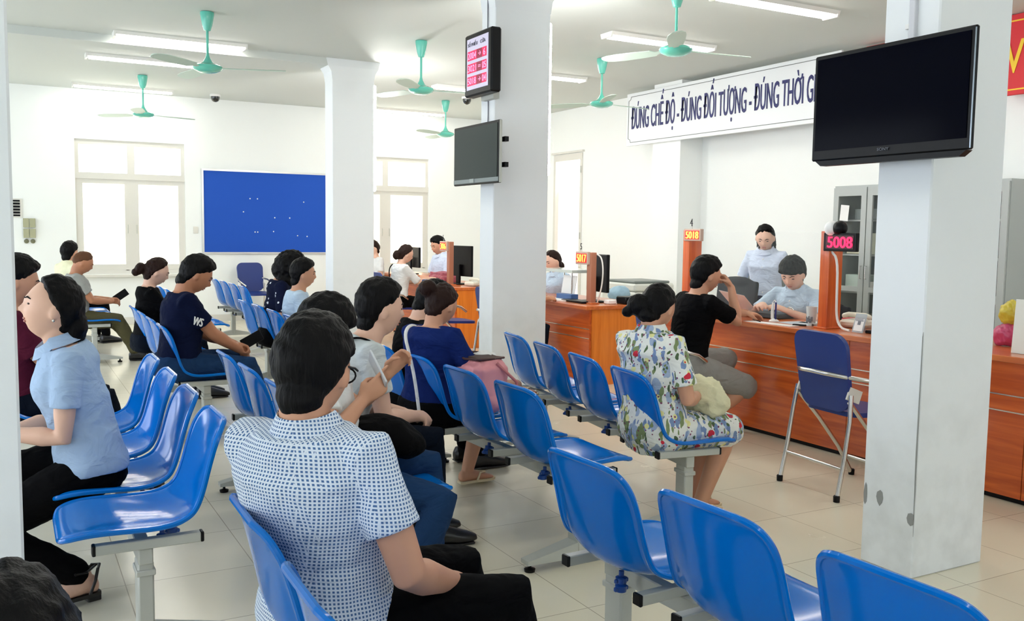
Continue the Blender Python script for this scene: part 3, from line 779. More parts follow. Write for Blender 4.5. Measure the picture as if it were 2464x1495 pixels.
# ------------------------------------------------------------------ office furniture behind
M_GREYM = mat('grey_steel_cabinet', (172,178,176), .4)
M_GREYD = mat('dark_cabinet_interior', (72,84,84), .6)
def cabinet(y0, y1, label, x=7.08, h=1.88):
    t = thing('glass_door_cabinet', label, 'cabinet', (x,(y0+y1)/2,0), 0, 'grey steel cabinets against the wall'); W_ = y1-y0; dp = .42
    b = MB().box((dp-.01,0,h/2),(.02,W_,h))
    for s in (-1,1): b.box((dp/2,s*(W_/2-.01),h/2),(dp,.02,h))
    b.box((dp/2,0,h-.01),(dp,W_,.02)).box((dp/2,0,.06),(dp,W_,.12))
    b.build('body', M_GREYM, t, smooth=False)
    MB().box((dp-.03,0,h/2),(.01,W_-.05,h-.16)).build('back_lining', M_GREYD, t, smooth=False)
    for z in (.5,.86,1.22,1.55): MB().box((dp/2+.02,0,z),(dp-.08,W_-.05,.015)).build('shelf_board', M_GREYM, t, smooth=False)
    for s in (-1,1):
        f = MB(); yc = s*W_/4; ww = W_/2-.01
        for q in (-1,1): f.box((-.01,yc+q*(ww/2-.03),h/2+.05),(.02,.06,h-.14))
        f.box((-.01,yc,h-.06),(.02,ww,.08)); f.box((-.01,yc,.15),(.02,ww,.08)); f.box((-.01,yc,.9),(.02,ww,.05))
        d = f.build('door', M_GREYM, t, smooth=False)
        MB().box((-.008,yc,h/2+.05),(.004,ww-.1,h-.2)).build('pane', M_GLASSP, d, smooth=False)
        MB().tube([(-.02,s*.03,1.0),(-.04,s*.03,1.0),(-.04,s*.03,1.12),(-.02,s*.03,1.12)], .005, 8).build('handle', M_CHROME, d)
    return t
cabinet(5.62, 6.42, 'grey cabinet with glass doors left of the near pillar, papers inside')
cabinet(4.62, 5.42, 'grey steel cabinet showing as a strip right of the near pillar')
# contents
for i, (y, z, w_, h_, c, lb) in enumerate(((6.22,1.23,.22,.12,(206,202,176),'cream paper stack on the upper shelf of the glass cabinet'),
        (6.0,1.23,.16,.20,(190,196,176),'tall pale binder on the upper shelf of the glass cabinet'),
        (6.2,.87,.26,.16,(190,206,196),'pale green paper stack on the middle cabinet shelf'),
        (5.95,.87,.2,.10,(214,214,210),'white paper stack on the middle cabinet shelf'),
        (6.1,1.56,.3,.10,(120,130,132),'grey box on the top cabinet shelf'),
        (6.1,.51,.3,.14,(150,140,120),'brown box on the low cabinet shelf'))):
    tag(MB().box((0,0,h_/2),(.22,w_,h_),bev=.004).build('paper_stack', mat('stack_%d' % i,c,.7), None, smooth=False, loc=(7.28,y,z)), lb, 'papers')
tag(MB().box((0,0,0),(.002,.10,.15)).build('posted_notice', M_PAPER, None, smooth=False, loc=(7.052,6.27,1.62), rot=(R_(5),0,0)), 'small white picture sheet stuck on the cabinet glass', 'notice')
# copier behind the counters
t = thing('photocopier', 'off white photocopier with grey lid behind the floral shirted woman', 'photocopier', (6.62,8.95,0))
M_COP = mat('off_white_plastic', (220,222,214), .45)
MB().box((0,0,.37),(.60,.66,.70),bev=.02).build('body', M_COP, t, smooth=False)
MB().box((0,0,.77),(.58,.66,.09),bev=.02).build('scanner', M_COP, t, smooth=False)
MB().box((0,0,.83),(.52,.56,.03),bev=.012).build('lid', mat('grey_lid',(120,128,124),.4), t, smooth=False)
for z in (.2,.38,.56): MB().box((-.301,0,z),(.006,.60,.15)).build('drawer', M_COP, t, smooth=False)
MB().box((.05,-.333,.62),(.3,.006,.05)).build('paper_slot', M_GREYD, t, smooth=False)
# small pale side drawers left of the copier
t = thing('pedestal_drawers', 'pale drawer unit with blue bag on top, left of the photocopier', 'drawer unit', (6.1,8.6,0))
MB().box((0,0,.33),(.4,.4,.62),bev=.01).build('body', mat('beige_laminate',(206,200,182),.5), t, smooth=False)
for z in (.18,.42): MB().box((-.203,0,z),(.008,.36,.2)).build('drawer', mat('beige_laminate',(206,200,182),.5), t, smooth=False)
bb = fuse(MB().ell((0,0,.08),(.12,.14,.09)), .012, 2, .04, .1)
tag(link('plastic_bag', bb, mat('pale_blue_bag',(150,184,204),.4), None, loc=(6.1,8.6,.63)), 'pale blue bag lying on the drawer unit', 'bag')
# office chairs
def office_chair(x, y, yaw, label, m, h=1.0):
    t = thing('office_chair', label, 'chair', (x,y,0), R_(yaw))
    b = fuse(MB().box((-.22,0,h-.25),(.05,.40,.46),rot=(0,R_(-8),0)).ell((-.24,0,h-.03),(.03,.16,.05)), .012, 5)
    link('backrest', b, m, t)
    link('seat', fuse(MB().box((.0,0,.47),(.44,.46,.07)), .012, 5), m, t)
    MB().tube([(0,0,.44),(0,0,.12)], .025, 12).build('gas_column', M_BLACKP, t)
    s = MB()
    for k in range(5):
        a = k*2*pi/5; s.tube([(0,0,.13),(.26*cos(a),.26*sin(a),.07)], [.022,.015], 8)
    s.build('base', M_BLACKP, t)
    for k in range(5):
        a = k*2*pi/5; MB().ell((.26*cos(a),.26*sin(a),.03),(.03,.015,.03),rot=(0,0,a)).build('caster', M_BLACKP, t)
    MB().tube([(-.22,0,h-.4),(-.25,0,.5),(-.1,0,.45)], .018, 8).build('back_bar', M_BLACKP, t)
    return t
M_OFF = mat('dark_navy_office_fabric', (9,11,22), .7)
office_chair(5.36, 6.05, 195, 'dark office chair behind the glass beside the standing woman clerk', M_OFF, 1.02)
office_chair(6.3, 12.4, 160, 'grey office chair by the far wall right of the dark monitor', mat('grey_mesh',(92,98,94),.7), .95)
t = thing('low_partition', 'dark grey desk partition behind the glass screen', 'partition', (6.35,6.5,0))
MB().box((0,0,.52),(.04,.8,1.04),bev=.01).build('panel', mat('grey_partition',(104,114,112),.6), t, smooth=False)
MB().box((0,0,1.05),(.05,.82,.02),bev=.004).build('top_rail', M_STEEL, t, smooth=False)
for s in (-.3,.3): MB().box((0,s,.01),(.3,.05,.02)).build('foot', M_STEEL, t, smooth=False)

# ------------------------------------------------------------------ blue folding chairs
def folding_chair():
    t = thing('folding_chair', '', 'chair', (0,0,0), 0, 'dark blue folding chairs at the counters')
    def rr(w0, w1, h, r=.06, n=6):
        P = []
        for (cx, cy, a0, ww) in ((w1-r,h-r,0,0),(-w1+r,h-r,90,0),(-w0+r,r,180,0),(w0-r,r,270,0)):
            for k in range(n+1):
                a = R_(a0+90*k/n); P.append((cx+r*cos(a), cy+r*sin(a)))
        return P
    b = MB(); b.prism(rr(.19,.20,.43,.085), -.012, .012, axis=0)
    mt = Matrix.Rotation(R_(-10),3,'Y')
    b.v = [tuple(mt @ Vector((x+.0 + (-.02+.5*abs(y)**2), y, z)) + Vector((-.17,0,.46))) for x, y, z in b.v]
    b.build('backrest', M_FCHAIR, t)
    s = MB(); s.prism(rr(.19,.19,.40,.07), -.012, .014, axis=2)
    s.v = [(y-.17+.0, x, z+.445-.04*y) for x, y, z in s.v]
    s.build('seat', M_FCHAIR, t)
    # hoop round the back and down to the front feet
    for sgn in (-1,1):
        MB().tube([(-.20,sgn*.205,.56),(-.215,sgn*.22,.42),(-.245,sgn*.222,.22),(-.285,sgn*.225,.02)], .0125, 12).build('leg', M_CHROME, t)
        MB().tube([(-.20,sgn*.195,.52),(-.05,sgn*.19,.36),(.10,sgn*.185,.18),(.20,sgn*.185,.02)], .0125, 12).build('leg', M_CHROME, t)
        MB().lathe([(.017,0),(.018,.03),(.014,.035)],c=(-.288,sgn*.225,0),seg=14).build('foot_cap', M_BLACKP, t)
        MB().lathe([(.017,0),(.018,.03),(.014,.035)],c=(.207,sgn*.185,0),seg=14).build('foot_cap', M_BLACKP, t)
        MB().box((-.165,sgn*.19,.555),(.09,.012,.07),rot=(0,R_(20),0)).build('bracket', M_TRIMW, t, smooth=False)
    MB().tube([(.10,.19,.55),(.02,.225,.60),(-.10,.225,.635),(-.22,.18,.655),(-.275,.09,.665),(-.285,0,.668),(-.275,-.09,.665),(-.22,-.18,.655),(-.10,-.225,.635),(.02,-.225,.60),(.10,-.19,.55)], .0125, 12).build('arm_hoop', M_CHROME, t)
    MB().tube([(-.255,-.225,.17),(-.255,.225,.17)], .009, 10).build('cross_bar', M_CHROME, t)
    MB().tube([(.13,-.185,.13),(.13,.185,.13)], .009, 10).build('cross_bar', M_CHROME, t)
    return t
fc = folding_chair(); fc.location = (4.11,3.55,0); fc.rotation_euler = (0,0,R_(-5)); fc['label'] = 'empty dark blue folding chair with chrome frame left of the near pillar'
dup(fc, (4.02,4.94,0), R_(-12), 'dark blue folding chair under the man in the black T-shirt')
dup(fc, (4.15,8.95,0), R_(0), 'dark blue folding chair half behind the middle pillar at the far counter')
dup(fc, (4.22,10.75,0), R_(0), 'dark blue folding chair under the woman in white')
dup(fc, (3.22,13.75,0), R_(-80), 'dark blue folding chair standing against the far wall under the blue board')
dup(fc, (4.13,7.62,0), R_(0), 'dark blue folding chair hidden behind the middle pillar at the middle counter')

# ------------------------------------------------------------------ televisions and number board
t = thing('television', 'large black television hung on the left face of the near pillar', 'television', (3.10,2.553,1.72))
MB().box((-.012,0,.2225),(.02,.76,.445),bev=.006).box((.012,0,.22),(.035,.5,.3),bev=.008).build('casing', M_BLACKP, t, smooth=False)
MB().box((-.0235,0,.235),(.003,.72,.385)).build('screen', M_SCREEN, t, smooth=False)
MB().prism([(-.36,0),(.36,0),(.33,-.022),(-.33,-.022)], -.018, .018, axis=0).build('lower_lip', M_BLACKP, t, smooth=False)
MB().box((-.024,-.378,.22),(.004,.004,.43)).build('edge_trim', mat('silver_edge',(150,160,170),.2,metal=.9), t, smooth=False)
MB().box((.055,0,.22),(.07,.24,.2)).build('bracket', M_BLACKP, t, smooth=False)
text('lettering', 'SONY', .016, mat('dim_grey_print',(92,96,106),.4), t, wallm('-x', -.0262, .03, .022), fit=.055)
t = thing('television', 'smaller black monitor hung under the number board on the middle pillar', 'television', (3.10,6.215,1.745))
MB().box((-.010,0,.222),(.025,.75,.445),bev=.005).box((.012,0,.22),(.03,.5,.3),bev=.008).build('casing', M_BLACKP, t, smooth=False)
MB().box((-.0235,0,.232),(.003,.70,.385)).build('screen', M_SCREEN2, t, smooth=False)
MB().box((-.0235,0,.028),(.004,.74,.03)).build('lower_bezel', mat('silver_grey_bezel',(120,130,130),.3), t, smooth=False)
MB().box((-.0275,.05,.03),(.003,.07,.028)).build('badge', mat('pale_badge',(150,158,156),.4), t, smooth=False)
MB().box((-.010,-.376,.222),(.02,.004,.44)).build('edge_trim', M_STEEL, t, smooth=False)
for z in (.13,.31): MB().box((.035,-.36,z),(.03,.05,.035)).build('speaker_lug', M_BLACKP, t, smooth=False)
MB().box((.055,0,.22),(.07,.2,.2)).build('bracket', M_BLACKP, t, smooth=False)
# red number board
t = thing('number_board', 'red lit queue number board headed SỐ PHIẾU and CỬA on the middle pillar', 'number board', (3.13,6.215,2.405))
MB().box((.0,0,.23),(.085,.44,.46),bev=.012).build('case', M_BLACKP, t, smooth=False)
MB().box((-.0435,.0,.235),(.003,.35,.375)).build('face', mat('lilac_white_face',(206,200,222),.5,emis=.05), t, smooth=False)
MB().box((.065,0,.0),(.05,.2,.06)).build('bracket', M_STEEL, t, smooth=False)
MB().box((.065,0,.40),(.05,.14,.10)).build('bracket', M_STEEL, t, smooth=False)
text('heading', 'SỐ PHIẾU', .035, mat('grey_lettering',(92,92,108),.6), t, wallm('-x', -.046, .155, .365), fit=.155)
text('heading', 'CỬA', .035, mat('grey_lettering',(92,92,108),.6), t, wallm('-x', -.046, -.045, .365), fit=.085)
M_MAG = mat('lit_magenta_led_panel', (225,10,80), .5, emis=.15); M_MAGT = mat('lit_pink_led_digits', (255,150,190), .5, emis=.3); M_MAGD = mat('dark_crimson_panel', (150,14,58), .5, emis=.05)
for k, (a, s, b_) in enumerate((('2004','→','6'),('3021','=','05'),('5018','→','04'))):
    z = .265-k*.093
    MB().box((-.0455,.085,z+.032),(.003,.15,.068)).build('led_panel', M_MAG, t, smooth=False)
    MB().box((-.0455,-.035,z+.032),(.003,.09,.068)).build('led_panel', M_MAGD, t, smooth=False)
    MB().box((-.0455,-.115,z+.032),(.003,.07,.068)).build('led_panel', M_MAG, t, smooth=False)
    text('digits', a, .068, M_MAGT, t, wallm('-x', -.0475, .152, z+.008), fit=.134)
    text('digits', s, .05, M_MAGT, t, wallm('-x', -.0475, -.016, z+.016), fit=.04)
    text('digits', b_, .068, M_MAGT, t, wallm('-x', -.0475, -.085 if len(b_) > 1 else -.10, z+.008), fit=.06 if len(b_) > 1 else .03)
cable('cable', [(3.205,6.29,3.2),(3.205,6.285,2.95),(3.205,6.29,2.82)], .004, mat('dark_grey_cable',(90,92,104),.5), 'thin dark cable running up the middle pillar above the number board')
cable('cable', [(3.205,6.27,2.42),(3.205,6.262,2.3),(3.205,6.27,2.15)], .004, mat('dark_grey_cable',(90,92,104),.5), 'thin dark cable between the number board and the monitor')
t = thing('cable_conduit', 'grey white conduit running up the near pillar above the television', 'conduit', (3.203,2.545,2.1))
MB().box((0,0,.59),(.02,.03,1.18),bev=.003).build('channel', mat('grey_conduit',(206,208,214),.5), t, smooth=False)
MB().box((-.002,.02,.14),(.016,.018,.02)).build('clip', M_PAPER, t, smooth=False)

# ------------------------------------------------------------------ wall things
M_NAVYT = mat('navy_lettering', (30,34,98), .5); M_LINE = mat('grey_border_line', (88,98,92), .5)
BX = 7.26; by0, by1, bz0, bz1 = 6.58, 10.16, 2.545, 3.225
t = thing('slogan_banner', 'long white banner with navy Vietnamese slogan high on the right wall', 'banner', (BX,(by0+by1)/2,(bz0+bz1)/2))
hh = (bz1-bz0)/2; hl = (by1-by0)/2
MB().box((.015,0,0),(.03,2*hl,2*hh),bev=.004).build('panel', mat('banner_white',(236,240,242),.5), t, smooth=False)
ln = MB(); q = .045
for s in (-1,1):
    ln.box((-.002,0,s*(hh-q)),(.004,2*(hl-q)-.10,.006)); ln.box((-.002,s*(hl-q),0),(.004,.006,2*(hh-q)-.10))
    for s2 in (-1,1):
        pts = [(-.002,s2*(hl-q-.05),s*(hh-q)),(-.002,s2*(hl-q-.04),s*(hh-q-.035)),(-.002,s2*(hl-q),s*(hh-q-.05))]
        ln.tube(pts, .003, 6)
ln.build('border_line', M_LINE, t, smooth=False)
def tspan(q):
    cu = bpy.data.curves.new('t', 'FONT'); cu.body = q; cu.size = .40; o = bpy.data.objects.new('t', cu); C.objects.link(o)
    me = bpy.data.meshes.new_from_object(o.evaluated_get(bpy.context.evaluated_depsgraph_get())); bpy.data.objects.remove(o)
    xs_ = [v.co.x for v in me.vertices]; return min(xs_), max(xs_)
SLOGAN = 'ĐÚNG CHẾ ĐỘ - ĐÚNG ĐỐI TƯỌNG - ĐÚNG THÒI GIAN'      # the horns of Ợ and Ờ are added below as their own strokes
text('lettering', SLOGAN, .40, M_NAVYT, t, wallm('-x', -.004, hl-.11, -.125), fit=2*hl-.24, bold=.008)
a0_, a1_ = tspan(SLOGAN); kx = (2*hl-.24)/(a1_-a0_); hn = MB()
for pre in ('ĐÚNG CHẾ ĐỘ - ĐÚNG ĐỐI TƯỌ', 'ĐÚNG CHẾ ĐỘ - ĐÚNG ĐỐI TƯỌNG - ĐÚNG THÒ'):
    xr = tspan(pre)[1]*kx
    hn.prism([(hl-.11-xr+.022,-.125+.235),(hl-.11-xr-.016,-.125+.262),(hl-.11-xr-.018,-.125+.305),(hl-.11-xr-.002,-.125+.305),(hl-.11-xr+.002,-.125+.272),(hl-.11-xr+.03,-.125+.255)], -.0065, -.002, axis=0)
hn.build('lettering', M_NAVYT, t, smooth=False)
MB().box((.10,0,hh-.03),(.16,.03,.03)).build('bracket', M_STEEL, t, smooth=False)
# red banners
t = thing('red_banner', 'red banner with yellow letter at the top right corner', 'banner', (7.50,4.35,2.60))
MB().box((0,0,.34),(.03,1.38,.67),bev=.003).build('panel', M_RED, t, smooth=False)
for z in (.05,.62): MB().box((-.017,0,z),(.004,1.38,.012)).build('border_line', M_YEL, t, smooth=False)
text('lettering', 'VIỆT NAM', .40, M_YEL, t, wallm('-x', -.019, .66, .19) @ Matrix.Shear('XY',4,(.25,0)), fit=1.25, bold=.004)
MB().box((.09,0,.34),(.15,.05,.05)).build('bracket', M_STEEL, t, smooth=False)
t = thing('red_banner', 'small red corner of a banner peeping above the large television', 'banner', (7.50,5.95,3.10))
MB().box((0,0,.08),(.03,1.05,.16),bev=.003).build('panel', M_RED, t, smooth=False)
MB().box((.09,0,.08),(.15,.05,.05)).build('bracket', M_STEEL, t, smooth=False)
# blue board
t = thing('notice_board', 'blue felt notice board in an aluminium frame on the far wall', 'notice board', (3.56,FY,1.01))
bw, bh = 2.04, 1.25
MB().box((0,-.015,bh/2),(bw,.02,bh)).build('felt', mat('blue_felt',(26,82,186),.9,bump=.15,bscale=150), t, smooth=False)
f = MB(); f.box((0,-.02,bh-.012),(bw,.04,.028)).box((0,-.02,.012),(bw,.04,.028)).box((-bw/2+.012,-.02,bh/2),(.028,.04,bh)).box((bw/2-.012,-.02,bh/2),(.028,.04,bh))
f.build('frame', mat('aluminium_frame',(206,208,206),.35,metal=.5), t, smooth=False)
for x, z in ((-.32,.83),(-.21,.83),(.5,.80),(-.42,.63),(.05,.55),(.28,.55),(-.25,.33),(-.21,.33),(.03,.34),(.4,.28),(.55,.27)):
    tag(MB().ell((0,0,0),(.010,.006,.010),seg=8,ring=6).build('push_pin', M_PAPER, None, loc=(3.56+x,FY-.029,1.01+z)), 'tiny white push pin stuck in the blue notice board', 'push pin', 'push pins in the blue board')
# vent grille
t = thing('vent_grille', 'dark slatted wall vent at the far left beside the pillar', 'vent', (.09,FY,1.50))
MB().box((0,-.008,.125),(.22,.016,.26)).build('frame', M_TRIMW, t, smooth=False)
MB().box((0,-.017,.125),(.17,.004,.22)).build('dark_opening', M_BLACKP, t, smooth=False)
for k in range(5): MB().box((0,-.021,.045+k*.04),(.17,.006,.009)).build('slat', M_TRIMW, t, smooth=False)
# fan regulators
for i, (x, z, lb) in enumerate(((.24,1.32,'upper left'),(.318,1.32,'upper right'),(.24,1.18,'lower left'),(.318,1.18,'lower right'))):
    t = thing('fan_regulator', lb + ' of the four olive fan regulators on the far wall', 'fan regulator', (x,FY,z), 0, 'fan regulators on the far wall')
    MB().box((0,-.012,.062),(.072,.024,.125),bev=.004).build('plate', mat('olive_plate',(170,170,138),.5), t, smooth=False)
    MB().lathe([(.030,0),(.030,.016),(.022,.02)]).build('dial', mat('olive_dial',(112,112,86),.5), t).rotation_euler = (pi/2,0,0)
    t.children[-1].location = (0,-.024,.045)
    MB().box((0,-.026,.10),(.05,.004,.022)).build('scale_plate', mat('olive_dial',(112,112,86),.5), t, smooth=False)
# cctv domes
for x, y, lb in ((2.66,13.7,'small black dome camera on the ceiling right of the far left fan'),(5.75,11.9,'tiny black dome camera on the ceiling above the middle pillar monitor')):
    t = thing('dome_camera', lb, 'security camera', (x,y,CE))
    MB().lathe([(.075,0),(.075,-.02),(.065,-.03)]).build('base', M_PAPER, t)
    MB().lathe([(.062,-.03),(.060,-.06),(.045,-.09),(.02,-.105),(.002,-.108)]).build('dome', mat('smoked_dome',(26,28,26),.1,coat=.5), t)
tag(MB().box((0,0,0),(.07,.012,.10),bev=.003).build('wall_socket', M_TRIMW, None, loc=(2.45,FY-.007,1.36)), 'pale wall socket between the big window and the blue board', 'socket')
M_HOOK = mat('dark_hook', (60,60,60), .4)

# ------------------------------------------------------------------ people
from mathutils import noise as mnoise
def head_pts(d, hs=1.0, fem=False):
    """unit directions (n,3) -> head surface in head frame (x fwd, y left, z up)"""
    dx, dy, dz = d[:,0], d[:,1], d[:,2]
    m = np.clip(-dz,0,1); fr = np.clip(dx,0,1)
    x = .097*dx; y = .076*dy; z = .118*dz
    y = y*(1-.34*m**1.6); y = y*(1+.05*np.exp(-((dz-.1)/.4)**2))
    x = np.where(dx < 0, x*(1-.42*m**1.1), x*(1-.10*m**3))
    x = np.where((dx > 0) & (dz > .35), x*(1-.10*(dz-.35)), x)
    x = np.where(dx < 0, x*(1.04), x)
    flat = fr**2
    ay = np.abs(dy)
    up_ = np.where(dz > -.20, np.exp(-((dz+.20)/.20)**2), np.exp(-((dz+.20)/.075)**2))
    wn = .085+.05*np.clip((-dz+.05)/.3,0,1)
    x = x + .023*flat*np.exp(-(dy/wn)**2)*up_
    x = x + .006*flat*np.exp(-((dz-.20)/.09)**2)*np.exp(-(dy/.5)**2)          # brow
    x = x - .010*flat*np.exp(-((ay-.36)/.17)**2-((dz-.05)/.11)**2)             # sockets
    x = x + .004*flat*np.exp(-((ay-.45)/.2)**2-((dz+.22)/.16)**2)              # cheek
    x = x + .0045*flat*np.exp(-(dy/.20)**2)*(np.exp(-((dz+.43)/.05)**2)+np.exp(-((dz+.54)/.05)**2))  # lips
    x = x - .004*flat*np.exp(-(dy/.26)**2-((dz+.485)/.02)**2)
    x = x + .012*flat*np.exp(-(dy/.30)**2-((dz+.80)/.16)**2)                   # chin
    x = x - .003*flat*np.exp(-(dy/.35)**2-((dz+.64)/.06)**2)
    return np.stack([x,y,z],1)*hs
def sph(nu=64, nv=44):
    vs = [(0,0,-1)]
    for i in range(1,nv):
        a = -pi/2+pi*i/nv
        for j in range(nu): b = 2*pi*j/nu; vs.append((cos(a)*cos(b),cos(a)*sin(b),sin(a)))
    vs.append((0,0,1)); top = len(vs)-1; fs = []
    for j in range(nu):
        k = (j+1) % nu; fs.append((0,1+k,1+j)); a = 1+(nv-2)*nu; fs.append((a+j,a+k,top))
        for i in range(nv-2):
            a, b = 1+i*nu, 1+(i+1)*nu; fs.append((a+j,a+k,b+k,b+j))
    return np.array(vs), fs
SPH_D, SPH_F = sph()
HAIRLINES = {
 # azimuth from the face (deg) -> lowest hair height (dz)
 'short':  ([0,35,60,82,95,115,150,180],[.58,.50,.34,.10,-.20,-.62,-.84,-.88]),
 'crop':   ([0,30,55,80,95,115,150,180],[.66,.62,.46,.20,.0,-.30,-.50,-.55]),
 'fringe': ([0,35,60,82,95,115,150,180],[.36,.28,.24,.06,-.20,-.62,-.84,-.88]),
 'tied':   ([0,30,60,82,98,115,150,180],[.74,.70,.50,.22,-.06,-.44,-.72,-.78]),
 'bob':    ([0,30,52,66,90,115,150,180],[.55,.45,.05,-.60,-.95,-.98,-.98,-.98]),
}
HAIRT = {'short':(.021,.008),'crop':(.007,.005),'fringe':(.030,.016),'tied':(.014,.011),'bob':(.034,.040)}
def xf(mb, start, M):
    for i in range(start, len(mb.v)): mb.v[i] = tuple(M @ Vector(mb.v[i]))

def ik(S, T, l1, l2, pole):
    d = T-S; L = d.length; mx = (l1+l2)*.995
    if L > mx: T = S+d*(mx/L); d = T-S; L = mx
    L = max(L, abs(l1-l2)+.02)
    a = (l1*l1-l2*l2+L*L)/(2*L); h = math.sqrt(max(l1*l1-a*a, 0))
    n = d.normalized(); p = pole-n*pole.dot(n)
    p = p.normalized() if p.length > 1e-6 else Vector((0,0,-1))
    return S+n*a+p*h, T

def hand_into(mb, wrist, dirv, palm, side, curl=.5, s=1.0, point=None, grip=.0, spread=.06):
    """palm + five fingers; dirv: direction of the fingers, palm: palm normal, side: +1 left / -1 right"""
    X = dirv.normalized(); Z = (palm-X*palm.dot(X)).normalized(); Y = Z.cross(X)*side  # Y: thumb side
    B = Matrix((X, Y, -Z)).transposed()   # local z = back of hand
    def T(p): return wrist + B @ (Vector(p)*s)
    mb.rings([[T((x, hw*cos(a)+off, ht*sin(a))) for a in [2*pi*k/14 for k in range(14)]] for x, hw, ht, off in
        ((-.01,.026,.019,0),(.01,.028,.019,.0),(.035,.037,.018,.002),(.065,.041,.016,0),(.088,.040,.013,-.001),(.094,.034,.009,-.002))])
    fl = [.070,.078,.072,.056]; fy = [.029,.010,-.010,-.028]; st = [.086,.090,.087,.078]
    for k in range(4):
        c = curl*(1+.10*k); L = fl[k]
        if point is not None and k == 0: c = point
        p = Vector((st[k]-.012, fy[k]*.95, 0)); pts = [p, Vector((st[k], fy[k], 0))]; ang = 0; yaw = (1.5-k)*spread
        for j, seg in enumerate((.46,.30,.24)):
            ang += c*(.9,1.1,.8)[j]
            pts.append(pts[-1]+Vector((cos(ang)*cos(yaw), sin(yaw)*cos(ang), -sin(ang)))*L*seg)
        mb.tube([T(q) for q in pts], [r*s for r in (.0095,.0098,.0088,.0082,.0068)], 10, rounded=True)
    th = [Vector((.012,.022,-.004)), Vector((.034,.044,-.012-.006*curl)), Vector((.058,.055-.012*grip,-.022-.012*curl)), Vector((.080,.052-.026*grip,-.030-.02*curl))]
    mb.tube([T(q) for q in th], [r*s for r in (.013,.0125,.0105,.008)], 10, rounded=True)

